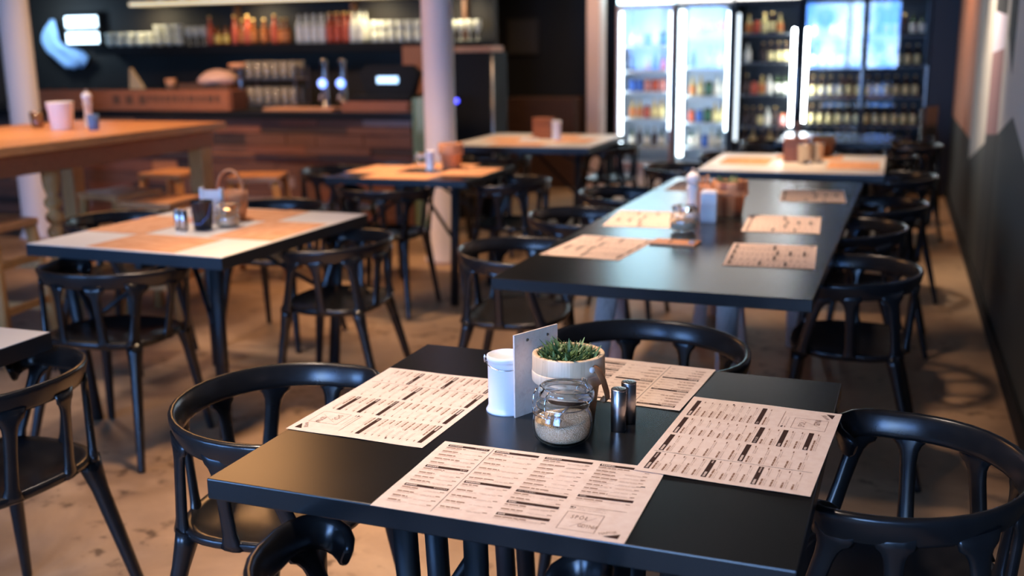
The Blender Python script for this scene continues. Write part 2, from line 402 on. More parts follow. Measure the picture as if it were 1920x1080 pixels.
# ------------------------------------------------------------------ chair
def arc_ring(t):
    return (0.268*math.sin(t), -0.238*math.cos(t))
def chair_meshes():
    # rail: back arc, arms, hooks that turn inwards and drop
    path = []
    def hook(sx):
        pts = [(0.270, 0.03, 0), (0.267, 0.060, -.001), (0.258, 0.086, -.003), (0.242, 0.104, -.007), (0.222, 0.111, -.013), (0.202, 0.107, -.020), (0.187, 0.094, -.027), (0.180, 0.082, -.032), (0.1775, 0.076, -.0345)]
        return [(sx*p[0], p[1], p[2]) for p in pts]
    arc = [arc_ring(R(a)) for a in range(-90, 91, 9)]
    path = hook(-1)[::-1]+[(x, y, 0) for x, y in arc]+hook(1)
    zt = 0.672
    P3 = []; ra = []; rb = []
    for i, (x, y, dz) in enumerate(path):
        back = max(0.0, -y/0.238)
        P3.append((x, y, zt+dz+0.010*back))
        ends = min(i, len(path)-1-i)
        k = (0.45, 0.82, 0.97)[ends] if ends < 3 else 1.0
        ra.append(0.0088*k+0.002*(1-back)); rb.append((0.030 if back > .2 else 0.030)*k)
    ups = []
    for i in range(len(P3)):
        t_ = Vector(P3[min(i+1, len(P3)-1)])-Vector(P3[max(i-1, 0)])
        t_.z = 0; t_.normalize()
        ups.append(Vector((0, 0, 1))+t_.cross(Vector((0, 0, 1)))*0.30)
    rail = B().tube(P3, ra, rb, seg=16, power=0.62, upv=ups)
    me_rail = mesh('rail', rail, black_plastic)
    # seat: dished rounded slab
    sb = B(); rings = []
    def so(a, s):
        ca, sa = math.cos(a), math.sin(a)
        e = 2/2.7
        return (math.copysign(abs(ca)**e, ca)*0.232*s*(1.0-0.05*sa), math.copysign(abs(sa)**e, sa)*0.202*s-0.02)
    for s_, z in ((0.02, .431), (0.35, .432), (0.7, .438), (0.88, .449), (0.97, .456), (1.0, .450), (0.985, .435), (0.9, .424), (0.5, .414), (0.02, .412)):
        rings.append([(*so(2*PI*j/40, s_), z) for j in range(40)])
    sb.rings(rings)
    me_seat = mesh('seat', sb, black_plastic)
    spin = []
    spec = []
    for sx in (-1, 1):
        for a, bx, by, w in ((17, 0.085, -.208, .0155), (50, 0.186, -.178, .0175), (84, 0.224, -.03, .0155)):
            x, y = arc_ring(R(a)); spec.append((sx*x, y, sx*bx, by, w))
        spec.append((sx*0.262, 0.070, sx*0.205, 0.132, .0165))
    for x, y, bx, by, w in spec:
        sp = B(); T = Vector((x, y, 0.668)); Bt = Vector((bx, by, 0.438))
        pts = [T.lerp(Bt, k) for k in (0, .11, .15, .21, .30, .55, .85, .94, 1)]
        w *= 1.12; wd = [w*2.3, w*2.0, w*1.45, w*1.12, w*.98, w*.92, w*1.0, w*1.35, w*1.7]
        tk = [w*.40, w*.44, w*.48, w*.50, w*.52, w*.54, w*.58, w*.66, w*.75]
        out = Vector((x, y, 0)).normalized()
        sp.tube(pts, wd, tk, seg=10, upv=out, power=.85)
        spin.append(mesh('spindle', sp, black_plastic))
    legs = []
    for sx in (-1, 1):
        for tx, ty, fx, fy in ((0.178, 0.138, 0.232, 0.195), (0.178, -.165, 0.238, -.275)):
            lg = B(); T = Vector((sx*tx, ty, 0.445)); F = Vector((sx*fx, fy, 0.0))
            pts = [T, T.lerp(F, .08), T.lerp(F, .2), T.lerp(F, .5), T.lerp(F, .98), F]
            lg.tube(pts, [.034, .028, .021, .0185, .0135, .0125], [.026, .023, .019, .0165, .0125, .0115], seg=10, upv=(0, 1, 0.01), power=.85)
            legs.append(mesh('leg', lg, black_plastic))
    return me_rail, me_seat, spin, legs
CH = chair_meshes()
CHAIR = None
def chair(x, y, rz, label, group):
    global CHAIR
    if CHAIR is None:
        CHAIR = thing('armchair', label, 'chair', (x, y, 0), rz, group)
        obj('seat', CH[1], None, CHAIR); obj('arm_rail', CH[0], None, CHAIR)
        for m_ in CH[2]: obj('spindle', m_, None, CHAIR)
        for m_ in CH[3]: obj('leg', m_, None, CHAIR)
        return CHAIR
    return dup(CHAIR, (x, y, 0), rz, label, group)
FV, FU, BV, BU = 0.0, R(-90), R(180), R(90)      # facing +v, +u, -v, -u
G1 = 'black armchairs around the tables'
chair(-1.247, 1.94, FU+R(3), 'black armchair with blue lit rail at left side of nearest table', G1)
chair(0.035, 1.985, BU-R(3), 'black armchair at right side of nearest table, blue light on its arm', G1)
chair(-0.585, 2.585, BV+R(2), 'black armchair facing viewer behind potted herbs on nearest table', G1)
chair(-0.635, 1.34, FV+R(2), 'black armchair cropped by bottom edge, only its curled arm shows', G1)
chair(-2.10, 1.86, BU-R(6), 'black armchair at bottom left tucked against a white table corner', G1)
chair(-2.715, 3.10, FV+R(4), 'black armchair on near side of white table with four brown mats', G1)
chair(-2.17, 3.78, BU+R(8), 'black armchair on right side of white table with four brown mats', G1)
chair(-2.95, 4.54, BV, 'black armchair behind white table with mats, mostly rail showing', G1)
chair(-3.43, 4.0, FU+R(4), 'black armchair left of white table with mats, beside bar stool', G1)
chair(-1.335, 3.79, FU+R(4), 'black armchair nearest on left side of long black table', G1)
chair(-1.345, 4.66, FU, 'middle black armchair on left side of long black table', G1)
chair(-1.33, 5.46, FU, 'farthest black armchair on left side of long black table', G1)
chair(-0.12, 3.755, BU, 'black armchair nearest on right side of long black table', G1)
chair(-0.16, 4.65, BU, 'middle black armchair on right side of long black table', G1)
chair(-0.06, 5.38, BU, 'farthest black armchair on right side of long black table', G1)
chair(-2.72, 5.37, FV+R(2), 'black armchair in front of small black table near white column', G1)
chair(-3.42, 6.10, FU, 'black armchair left of small black table, against the bar front', G1)
chair(-2.14, 5.84, BU, 'black armchair in shadow right of small black table', G1)
chair(-2.13, 8.12, BU, 'black armchair with cyan lit seat right of far tan table', G1)
chair(-2.75, 7.18, FV, 'black armchair in deep shadow before far tan table', G1)
chair(-1.27, 6.75, FU, 'black armchair left of the pale table before the fridges', G1)
chair(0.02, 6.55, BU, 'black armchair right of the pale table before the fridges', G1)
chair(-1.02, 7.62, BV, 'black armchair behind pale table, in front of second fridge', G1)
chair(-0.90, 8.62, FU, 'black armchair left of grey reflecting table by the fridges', G1)
chair(-0.10, 7.80, FV, 'black armchair before grey reflecting table, under wide fridge', G1)
chair(0.12, 8.6, BU, 'black armchair right of grey reflecting table by right wall', G1)

# ------------------------------------------------------------------ tables
def table_base(t, wx, wy, top=.70, inx=.10, iny=.09, lean=0.04):
    for sx in (-1, 1):
        for sy in (-1, 1):
            T = Vector((sx*(wx-inx), sy*(wy-iny), top)); F = Vector((sx*(wx-inx-lean), sy*(wy-iny-lean), 0))
            obj('leg', B().tube([T, T.lerp(F, .5), F], .024, .016, seg=8, upv=(0, 1, 0), power=.4), black_steel, t)
            mid = T.lerp(F, .45)
            Q = Vector((sx*.015, sy*(wy-iny)*.35, top-.02))
            obj('brace', B().tube([mid, mid.lerp(Q, .5), Q], .011, seg=6, upv=(0, 1, 0)), black_steel, t)
    for sy in (-1, 1):
        a = wx-inx
        obj('apron_bar', B().box(-a, a, sy*(wy-.30)-.015, sy*(wy-.30)+.015, top-.03, top), black_steel, t)
    obj('stretcher', B().box(-.015, .015, -(wy-iny), wy-iny, top-.04, top-.005), black_steel, t)
def square_table(x, y, wx, wy, rz, kind, label, base=True, **kw):
    t = thing('dining_table', label, 'table', (x, y, 0), rz, 'square dining tables')
    if kind == 'black':
        obj('table_top', B().box(-wx, wx, -wy, wy, .712, .75), black_top, t, bevel=.0025)
    else:
        obj('table_top', B().box(-wx+.002, wx-.002, -wy+.002, wy-.002, .716, .75), white_top, t)
        e = .004
        eb = B().box(-wx, wx, -wy, -wy+e, .704, .7485).box(-wx, wx, wy-e, wy, .704, .7485).box(-wx, -wx+e, -wy+e, wy-e, .704, .7485).box(wx-e, wx, -wy+e, wy-e, .704, .7485)
        eb.box(-wx+e, wx-e, -wy+e, wy-e, .704, .7155)
        obj('edge_band', eb, black_edge, t, label='black table edge')
    table_base(t, wx, wy, **kw) if base else None
    return t
mt = square_table(-0.573, 1.835, 0.495, 0.443, R(-1.1), 'black', 'nearest black square table carrying four printed menus and potted herbs', base=False)
# its base: paired posts set well in from the edge, with a brace
for sx in (-1, 1):
    for yy in (-.285, -.165, .165, .285):
        T = Vector((sx*.20, yy, .712)); F = Vector((sx*.17, yy*1.02, 0))
        obj('leg', B().tube([T, T.lerp(F, .5), F], .021, .014, seg=8, upv=(0, 1, 0), power=.4), black_steel, mt)
    obj('top_bar', B().box(sx*.20-.02, sx*.20+.02, -.33, .33, .68, .712), black_steel, mt)
T = Vector((-.055, -.30, .712)); F = Vector((-.045, -.30, 0.0))
obj('leg', B().tube([T, F], .021, .014, seg=8, upv=(0, 1, 0), power=.4), black_steel, mt)
obj('brace', B().tube([(-.05, -.30, .63), (-.18, -.29, .42)], .010, seg=6), black_steel, mt)
square_table(-2.676, 3.64, 0.462, 0.527, R(-2.0), 'white', 'white square table with black edge and four brown mats at left')
square_table(-2.66, 5.775, 0.445, 0.420, R(0), 'black', 'small black square table with tan mats before the white column')
square_table(-2.66, 8.0, 0.565, 0.60, R(1), 'white', 'far pale table topped with tan mats left of the fridges')
square_table(-0.555, 6.70, 0.525, 0.535, R(0), 'white', 'pale table with tan mats in front of the fridges')
square_table(-2.565, 1.625, 0.497, 0.475, R(0), 'white', 'white table corner cropped by the left edge of the photo', inx=.33)
square_table(-0.42, 8.62, 0.42, 0.45, R(0), 'black', 'far dark table reflecting grey light in front of wide fridge')
# long black table on whitewashed trestles
lt = thing('long_table', 'long black communal table with row of menus on whitewashed trestles', 'table', (-0.655, 4.44, 0), R(-1.2))
obj('table_top', B().box(-.498, .498, -1.40, 1.36, .712, .75), black_top, lt, bevel=.0015)
for yy in (-1.02, 1.0):
    for sx in (-1, 1):
        for sy in (-1, 1):
            T = Vector((sx*.20, yy+sy*.03, .70)); F = Vector((sx*.24, yy+sy*.26, 0))
            obj('trestle_leg', B().tube([T, F], .036, .016, seg=8, upv=(0, 1, .2), power=.4), lilac_wood, lt)
    obj('trestle_beam', B().box(-.34, .34, yy-.03, yy+.03, .65, .712), lilac_wood, lt)
    obj('trestle_rail', B().box(-.23, .23, yy-.012, yy+.012, .28, .34), lilac_wood, lt)

# ------------------------------------------------------------------ printed menus
def menu_mesh(name, pap, detailed=True):
    b = B()
    w, h = 42.0, 29.7
    NX, NY = 14, 10
    def hz(x, y):      # gentle paper lift, metres
        return 0.0006+0.0005*math.sin(x*0.23+1)*math.sin(y*0.31)+0.0006*(abs(x-w/2)/(w/2))**4
    def P(x, y, dz=0.0):
        return ((x-w/2)/100, (h/2-y)/100, hz(x, y)+dz)
    g = [[P(w*i/NX, h*j/NY) for i in range(NX+1)] for j in range(NY+1)]
    gb = [[(p[0], p[1], p[2]-.0003) for p in row] for row in g]
    for grid, flip in ((g, 0), (gb, 1)):
        vs = [p for row in grid for p in row]; fs = []
        for j in range(NY):
            for i in range(NX):
                a = j*(NX+1)+i
                fs.append((a, a+1, a+NX+2, a+NX+1))
        b.add(vs, fs, 0, True)
    def rect(x0, x1, y0, y1, mi):
        k = max(1, int((x1-x0)/3))
        for i in range(k):
            a, c = x0+(x1-x0)*i/k, x0+(x1-x0)*(i+1)/k
            b.quad(P(a, y0, .00025), P(c, y0, .00025), P(c, y1, .00025), P(a, y1, .00025), mi)
    def words_(x0, x1, y, hh, mi):
        x = x0
        while x < x1:
            wl = rnd.uniform(.5, 1.9)
            e = min(x1, x+wl)
            if e-x > .15: rect(x, e, y, y+hh, mi)
            x = e+rnd.uniform(.12, .22)
    def item(x0, x1, y):
        cw = x1-x0
        tw = rnd.uniform(.28, .62)*cw
        words_(x0, x0+tw, y, .32, 2)
        rect(x1-.95, x1-.15, y+.32, y+.54, 2)
        words_(x0, x0+rnd.uniform(.35, .5)*cw, y+.50, .14, 3)
        if rnd.random() < .8: words_(x0+rnd.uniform(.5, .58)*cw, x1-1.1, y+.46, .13, 3)
        words_(x0, x0+rnd.uniform(.3, .45)*cw, y+.82, .14, 3)
        if rnd.random() < .8: words_(x0+rnd.uniform(.5, .58)*cw, x1-rnd.uniform(.2, 1.2), y+.78, .13, 3)
        if rnd.random() < .3: rect(x0+.45*cw, x0+.45*cw+.3, y+.5, y+.66, 2)
    def bar(x0, x1, y, tl, tr=0):
        rect(x0, x1, y, y+.92, 1)
        x = x0+.3
        if tl:
            while x < x0+.3+tl:
                e = min(x+rnd.uniform(.16, .3), x0+.3+tl)
                b.quad(P(x, y+.25, .0004), P(e, y+.25, .0004), P(e, y+.66, .0004), P(x, y+.66, .0004), 0); x = e+.09
        if tr: words_white(x1-tr-.3, x1-.3, y)
    def words_white(x0, x1, y):
        x = x0
        while x < x1:
            e = min(x+rnd.uniform(.2, .5), x1)
            b.quad(P(x, y+.34, .0004), P(e, y+.34, .0004), P(e, y+.6, .0004), P(x, y+.6, .0004), 3); x = e+.1
    cols = [(1.5, 9.6), (10.7, 19.15), (20.3, 29.15), (30.5, 39.8)]
    bars = [[(1.3, 2.6, 2.4), (11.3, 2.2, 1.2), (19.7, 2.0, 2.4)], [(1.3, 2.5, 0), (15.6, 2.6, 0)],
            [(1.3, 2.8, 0), (16.2, 0, 0), (20.6, 1.3, 0), (25.3, 1.1, 0)], [(1.3, 2.4, 0), (14.7, 0, 0)]]
    ends = [28.4, 28.2, 28.2, 18.6]
    pitch = [1.75, 2.25, 1.75, 1.5]
    for (x0, x1), bl, en, pt in zip(cols, bars, ends, pitch):
        for i, (y, tl, tr) in enumerate(bl):
            bar(x0, x1, y, tl, tr)
            nxt = bl[i+1][0] if i+1 < len(bl) else en
            yy = y+1.35
            while yy+1.2 < nxt:
                item(x0+.05, x1-.05, yy); yy += pt
    rect(10.12, 10.22, .7, 28.6, 1)
    rect(30.6, 39.8, 19.15, 19.25, 2)
    rect(30.7, 31.2, 19.6, 20.0, 1); rect(31.35, 31.6, 19.7, 20.0, 1)
    words_(32.0, 36.9, 19.7, .16, 3); words_(32.0, 36.7, 20.4, .16, 3); words_(30.7, 31.5, 20.3, .2, 2)
    for a in ((30.8, 36.8, 21.5, 21.58), (30.8, 36.8, 27.8, 27.88), (30.8, 30.9, 21.5, 27.88), (36.75, 36.85, 21.5, 27.88)): rect(*a, 2)
    b.quad(P(32.6, 26.7, .0003), P(32.7, 26.8, .0003), P(35.9, 22.7, .0003), P(35.8, 22.6, .0003), 3)
    b.add([P(38.3, 28.3, .0003), P(40.7, 28.55, .0003), P(40.75, 26.9, .0003)], [(0, 1, 2)], 1)
    rect(39.5, 40.2, 8.6, 8.95, 1)
    def text(s_, x, y, hh, mi, rot=0.0, sx=0.7, sp=1.0):
        cu = bpy.data.curves.new('t', 'FONT'); cu.body = s_; cu.size = 1.0; cu.resolution_u = 2; cu.space_character = sp
        to = bpy.data.objects.new('t', cu)
        COL.objects.link(to)
        me = to.to_mesh()
        k = hh/0.70
        cs, sn = math.cos(rot), math.sin(rot)
        vs = []
        for v in me.vertices:
            px, py = v.co.x*k*sx, v.co.y*k
            vs.append(P(x+px*cs-py*sn, y-(px*sn+py*cs), .0004))
        b.add(vs, [tuple(p.vertices) for p in me.polygons], mi)
        to.to_mesh_clear(); COL.objects.unlink(to); bpy.data.objects.remove(to); bpy.data.curves.remove(cu)
    text('SPÓŁ', 31.9, 23.9, 1.25, 2, sx=.55, sp=1.35)
    text('GDYNIA', 33.7, 26.5, 1.15, 2, sx=.52)
    text('NAPOJE', 37.7, 28.0, .75, 2, rot=R(28), sx=.75)
    text('MENU DLA DZIECI', 20.55, 16.86, .42, 0, sx=.62)
    text('DESERY', 30.8, 15.36, .42, 0, sx=.62)
    me = bpy.data.meshes.new(name); me.from_pydata(b.v, [], b.f)
    for m_ in (pap, ink, ink2, ink3): me.materials.append(m_)
    for p, i, sm in zip(me.polygons, b.mi, b.sm): p.material_index = i; p.use_smooth = sm
    me.update()
    return me
MENU = menu_mesh('menu_sheet', paper)
MENUK = MENU.copy(); MENUK.materials[0] = kraft
def menu(x, y, deg, label, group, k=0, me=MENU, z=.7502):
    o = obj('menu_sheet', me, None, loc=(x, y, z+.0009*k), rot=(0, 0, R(deg)))
    return tag(o, label, 'menu', group)
GM = 'menus on the nearest table'
menu(-.543, 1.536, -0.6, 'printed paper menu at the front edge of the nearest table', GM, 0)
menu(-.222, 1.858, 86.0, 'printed paper menu beside right armchair, overlapping the front menu', GM, 1)
menu(-.918, 1.858, -92.4, 'printed paper menu left of the white can', GM, 0)
menu(-.564, 2.150, 175.0, 'printed paper menu behind the steel shakers, half hidden by wooden pot', GM, 0)
GL = 'menus on the long black table'
menu(-.370, 3.664, 92.9, 'printed menu nearest on right side of long black table', GL)
menu(-.400, 4.345, 93.0, 'second printed menu on right side of long black table', GL)
menu(-.345, 5.215, 94.0, 'farthest printed menu on right side of long black table', GL)
menu(-.985, 3.655, -95.7, 'printed menu nearest on left side of long black table', GL)
menu(-.965, 4.330, -86.1, 'second printed menu on left side, beside the sugar jar', GL)
menu(-.930, 5.45, -90.0, 'farthest printed menu on left side of long black table', GL)
GW = 'brown mats on the white table'
MAT = mesh('mat', B().box(-.21, .21, -.1485, .1485, 0, .0006), kraft)
def mat(x, y, deg, label, group, k=0):
    o = obj('placemat', MAT, None, loc=(x, y, .7503+.0008*k), rot=(0, 0, R(deg)))
    return tag(o, label, 'placemat', group)
mat(-2.664, 3.285, -3, 'brown mat at front edge of the white table', GW)
mat(-2.385, 3.650, 89, 'brown mat on right side of the white table', GW, 1)
mat(-2.985, 3.640, 88, 'brown mat on left side of the white table', GW, 1)
mat(-2.70, 4.005, 0, 'brown mat on far side of white table, behind wooden basket', GW)
GT = 'tan mats on the small black table'
mat(-2.672, 5.51, 2, 'tan mat at front edge of small black table', GT)
mat(-2.372, 5.80, 92, 'tan mat on right side of small black table, beside wooden pot', GT, 1)
mat(-2.95, 5.80, 90, 'tan mat on left side of small black table', GT, 1)
mat(-2.66, 6.03, 0, 'tan mat at far edge of small black table, behind wooden pot', GT, 2)
GF = 'tan mats on the far tan table'
mat(-2.70, 7.62, 0, 'tan mat at front edge of far tan table', GF)
mat(-2.95, 8.02, 90, 'tan mat on left side of far tan table', GF, 1)
mat(-2.36, 7.98, 90, 'tan mat on right side of far tan table', GF, 1)
mat(-2.64, 8.38, 0, 'tan mat on far side of far tan table, behind the box', GF)
GP = 'tan mats on the pale table by the fridges'
mat(-.86, 6.75, 90, 'tan mat on left side of pale table by the fridges', GP)
mat(-.21, 6.62, 90, 'tan mat on right side of pale table by the fridges', GP)
mat(-.50, 7.05, 0, 'tan mat on far side of pale table, behind metal cups', GP)

# ------------------------------------------------------------------ things on the nearest table
ZT = .750
def white_can(x, y, z, r, h, label, group=None, rz=0, handle=True):
    t = thing('tin_can', label, 'can', (x, y, z), rz, group)
    obj('body', B().lathe([(r*1.10, 0), (r*1.11, .003), (r*1.03, h*.07), (r*.985, h*.11), (r*.985, h*.84), (r*1.0, h*.86), (r*1.0, h*.90), (r*1.03, h*.905)], 48), white_enamel, t)
    obj('lid', B().lathe([(r*1.035, h*.90), (r*1.05, h*.955), (r*1.03, h*.99), (r*.97, h*1.0), (r*.93, h*.985), (r*.86, h*.955), (r*.05, h*.95)], 48), white_enamel, t)
    if handle:
        pts = []
        for i in range(25):
            a = PI*(i/24.0)
            pts.append((-math.cos(a)*r*1.12, -math.sin(a)*r*1.08, h*(.93-.13*math.sin(a))))
        obj('wire_handle', B().tube(pts, .0009, seg=6), chrome, t, label='thin steel wire handle')
        for sx in (-1, 1):
            pts = [(sx*r*1.02, 0, h*.90), (sx*r*1.13, 0, h*.86), (sx*r*1.16, 0, h*.93), (sx*r*1.14, 0, h*1.0), (sx*r*1.08, -.003, h*.95)]
            obj('hinge_loop', B().tube(pts, .0014, seg=6, upv=(0, 1, 0)), chrome, t)
    return t
white_can(-.702, 1.890, ZT, .0385, .118, 'white enamel can with wire handle left of the wooden board', rz=R(20))
# upright plywood menu board
bd = thing('menu_board', 'thin plywood board standing upright between can and wooden pot', 'board', (-.671, 1.848, ZT), R(63.5))
obj('panel', B().box(0, .122, -.002, .002, 0, .170), board_ply, bd, bevel=.0006)
for xx in (.035, .092):
    obj('rivet', B().lathe([(.0030, 0), (.0030, .001), (.0012, .0013), (.0012, .0004)], 12), steel_dark, bd, loc=(xx, -.002, .154), rot=(R(90), 0, 0))
# wooden bucket with herbs
def bucket(x, y, z, R1, H, label, cat='plant pot', mats=(pale, pale_b), plant=True, strap=True, seed=1, name='potted_herb', rz=0.0, blades=260, group=None):
    t = thing(name, label, cat, (x, y, z), rz, group)
    rb = random.Random(seed)
    b = B(); n = 60
    r0 = R1*.72
    prof = [(r0, 0.0), (r0+(R1*.955-r0)*.70, H*.70), (R1*.985, H*.705), (R1, H*.74), (R1*.995, H*.985), (R1*.975, H), (R1*.87, H), (R1*.85, H*.985), (R1*.80, H*.80), (R1*.79, H*.5)]
    tint = []
    j = 0
    while j < n:
        k = rb.randint(4, 7)
        tint += [rb.randint(0, 1)]*k; j += k
    rr = [[(r*math.cos(2*PI*j/n), r*math.sin(2*PI*j/n), zz) for j in range(n)] for r, zz in prof]
    vs = [p for r in rr for p in r]
    for i in range(len(rr)-1):
        for j in range(n):
            b.add([vs[i*n+j], vs[i*n+(j+1) % n], vs[(i+1)*n+(j+1) % n], vs[(i+1)*n+j]], [(0, 1, 2, 3)], tint[j], True)
    b.add(rr[0], [tuple(range(n))[::-1]], 0)
    obj('bucket', b, list(mats), t)
    band = B().lathe([(R1*.90, H*.58), (R1*.985, H*.585), (R1*1.008, H*.61), (R1*1.012, H*.73), (R1*1.0, H*.755), (R1*.95, H*.755)], 60, cap=(False, False), closed=True)
    obj('hoop', band, mats[0], t)
    obj('soil', B().lathe([(R1*.80, H*.78), (R1*.4, H*.80), (.001, H*.80)], 32, cap=(False, True)), soil, t, label='dark potting soil')
    if plant:
        fb = B()
        for i in range(blades):
            a = rb.uniform(0, 2*PI); q = math.sqrt(rb.random())*R1*.76
            bx, by = q*math.cos(a), q*math.sin(a)
            ln = (rb.uniform(.14, .30)+(.12 if rb.random() < .1 else 0))*H*(1.1-.25*q/R1); wv = ln*rb.uniform(.05, .08)+.0006
            la = a+rb.uniform(-1.3, 1.3); le = rb.uniform(.1, .75)
            dr = Vector((math.cos(la), math.sin(la), 0)); sd = Vector((-dr.y, dr.x, 0))
            p0 = Vector((bx, by, H*.80)); rows = []
            for s_ in (0, .35, .7, 1):
                c_ = p0+dr*(ln*le*s_*s_)+Vector((0, 0, ln*s_*(1-.25*le*s_)))
                ww = wv*(.7, 1, .8, .08)[int(s_*3+.01)]
                rows.append((c_-sd*ww, c_+Vector((0, 0, -ww*.4)), c_+sd*ww))
            v_ = [p for r in rows for p in r]; f_ = []
            for k in range(3):
                for m_ in range(2): f_.append((k*3+m_, k*3+m_+1, k*3+m_+4, k*3+m_+3))
            fb.add(v_, f_, 0, True)
            if rb.random() < .75:          # side leaflets
                for sgn in (-1, 1):
                    c_ = (rows[1][1]+rows[2][1])*.5
                    e_ = c_+sd*sgn*ln*.22+Vector((0, 0, ln*.14)); w_ = dr*wv*.9
                    fb.add([c_, (c_+e_)*.5+w_, e_, (c_+e_)*.5-w_], [(0, 1, 2, 3)], 0)
        obj('foliage', fb, leaf, t, label='dense fine green herb leaves')
    if strap:
        pts = [(R1*1.02, 0, H*.84), (R1*1.06, .004, H*.88), (R1*1.10, .010, H*.84), (R1*1.16, .020, H*.68), (R1*1.17, .028, H*.50), (R1*1.10, .034, H*.38), (R1*1.0, .034, H*.35), (R1*.90, .03, H*.38)]
        obj('strap_handle', B().tube(pts, .0075, .0013, seg=8, upv=(1, 0, .4)), leather, t, label='tan leather strap handle')
        for sx in (1, -1):
            obj('rivet', B().lathe([(.0062, 0), (.0062, .003), (.003, .005), (.0005, .005)], 16), white_plain, t, loc=(sx*R1*1.0, 0, H*.86), rot=(0, sx*R(90), 0))
    return t
bucket(-.570, 1.884, ZT, .0715, .135, 'pale wooden pot of green herbs on the nearest table', rz=R(-35), blades=560)
# clip-top sugar jar
def sugar_jar(x, y, z, k, label, group=None, rz=0.0, fill=True, seg=48, fill_label=None):
    t = thing('glass_jar', label, 'jar', (x, y, z), rz, group)
    out = [(.030, 0), (.041, .002), (.050, .010), (.0545, .022), (.0555, .036), (.053, .052), (.0490, .062), (.0470, .067), (.0470, .072), (.0495, .0745), (.0495, .0775), (.0480, .080)]
    inn = [(.0435, .080), (.0435, .067), (.0455, .062), (.0495, .050), (.0520, .036), (.0510, .022), (.0470, .012), (.038, .006), (.0005, .0055)]
    b = B().lathe([(r*k, zz*k) for r, zz in [(.0005, .001)]+out+inn], seg, cap=(False, False))
    obj('glass_body', b, jar_glass, t)
    lid = B().lathe([(r*k, zz*k) for r, zz in [(.0005, .087), (.039, .088), (.0425, .0835), (.0490, .0835), (.0512, .086), (.0512, .096), (.0495, .103), (.0465, .1055), (.043, .104), (.040, .101), (.0005, .1005)]], seg, cap=(False, False))
    lo = obj('lid', lid, glass, t, loc=(.001*k, .001*k, -.0015*k), rot=(R(-2.0), R(3), 0))
    w = .0011*k
    ring = [(.0482*k*math.cos(a), .0482*k*math.sin(a), .0700*k) for a in [2*PI*i/40 for i in range(40)]]
    obj('wire_ring', B().tube(ring, w, seg=6, closed=True), chrome, t)
    ring2 = [(.0490*k*math.cos(a), .0490*k*math.sin(a), .0885*k+.002*k*math.sin(a)) for a in [PI*(1.05+.9*i/30)-R(90) for i in range(31)]]
    f1 = R(-122)
    fx, fy = math.cos(f1), math.sin(f1); sx_, sy_ = -fy, fx
    def W_(d, s_, zz): return (k*(d*fx+s_*sx_), k*(d*fy+s_*sy_), k*zz)
    pts = [W_(.0482, .020, .070), W_(.0520, .018, .058), W_(.0565, .0165, .066), W_(.0560, .0165, .084), W_(.0535, .0165, .098), W_(.046, .017, .107)]
    pts2 = [W_(.0482, -.020, .070), W_(.0520, -.018, .058), W_(.0565, -.0165, .066), W_(.0560, -.0165, .084), W_(.0535, -.0165, .098), W_(.046, -.017, .107)]
    clasp = B().tube(pts, w, seg=6).tube(pts2, w, seg=6).tube([W_(.0565, -.0165, .066), W_(.0570, 0, .066), W_(.0565, .0165, .066)], w, seg=6).tube([W_(.0520, -.018, .058), W_(.0530, 0, .0575), W_(.0520, .018, .058)], w, seg=6)
    obj('wire_clasp', clasp, chrome, t, label='bent steel wire clasp')
    hx = [W_(-.0482, -.014, .070), W_(-.054, -.013, .084), W_(-.055, 0, .100), W_(-.054, .013, .084), W_(-.0482, .014, .070)]
    obj('wire_hinge', B().tube(hx, w*1.2, seg=6), chrome, t)
    obj('hinge_tab', B().box(-.006*k, .006*k, -.002*k, .002*k, 0, .011*k), glass, t, loc=W_(-.054, 0, .098), rot=(0, 0, f1+R(90)))
    if fill:
        sp = B().lathe([(.0005*k, .0063*k), (.0375*k, .0068*k), (.0462*k, .0125*k), (.0503*k, .022*k), (.0512*k, .036*k), (.0500*k, .043*k)], 40, cap=(False, False))
        n_ = 40; rr = []
        for q in (.0495, .042, .03, .018, .008, .001):
            rr.append([(k*q*math.cos(2*PI*j/n_), k*q*math.sin(2*PI*j/n_), k*(.0430+.0065*(q/.05)*math.cos(2*PI*j/n_-R(25))-.004*math.exp(-(q/.02)**2)+(.001*math.sin(5*j) if q < .045 else 0))) for j in range(n_)])
        rr.insert(0, [(.0500*k*math.cos(2*PI*j/n_), .0500*k*math.sin(2*PI*j/n_), .0430*k) for j in range(n_)])
        sp.rings(rr, cap=(False, True))
        so_ = obj('sugar', sp, sugar, loc=(x, y, z+.0001))
        tag(so_, fill_label or 'coarse brown sugar inside the clip jar on the nearest table', 'sugar', None, 'stuff')
    return t
sugar_jar(-.544, 1.759, ZT+.0002, 1.02, 'clip-top glass jar of brown sugar on the nearest table', fill_label='coarse brown sugar inside the clip jar on the nearest table')
sp_ = B().tube([(0, 0, 0), (.012, .006, .016), (.030, .014, .036)], .0022, seg=8)
so_ = obj('sugar_spoon', sp_, steel, loc=(-.5505, 1.739, ZT+.0455))
tag(so_, 'small steel spoon stuck in brown sugar of nearest jar', 'spoon')
def shaker(x, y, z, r, h, label, group, mat_=steel):
    t = thing('shaker', label, 'shaker', (x, y, z), 0, group)
    obj('body', B().lathe([(r*.96, 0), (r, .001), (r, h*.955), (r*.985, h*.958), (r*.985, h*.962)], 32), mat_, t)
    obj('cap', B().lathe([(r*1.0, h*.963), (r*1.0, h*.985), (r*.96, h*.997), (r*.8, h), (.0003, h)], 32, cap=(False, True)), mat_, t)
    hb = B()
    for i in range(7):
        a = 2*PI*i/6; q = 0 if i == 6 else r*.4
        hb.lathe([(.0011, h+.0001), (.0011, h+.0003)], 8, c=(q*math.cos(a), q*math.sin(a), 0))
    obj('hole', hb, black_matte, t)['kind'] = 'stuff'
    return t
GS = 'steel shakers on the nearest table'
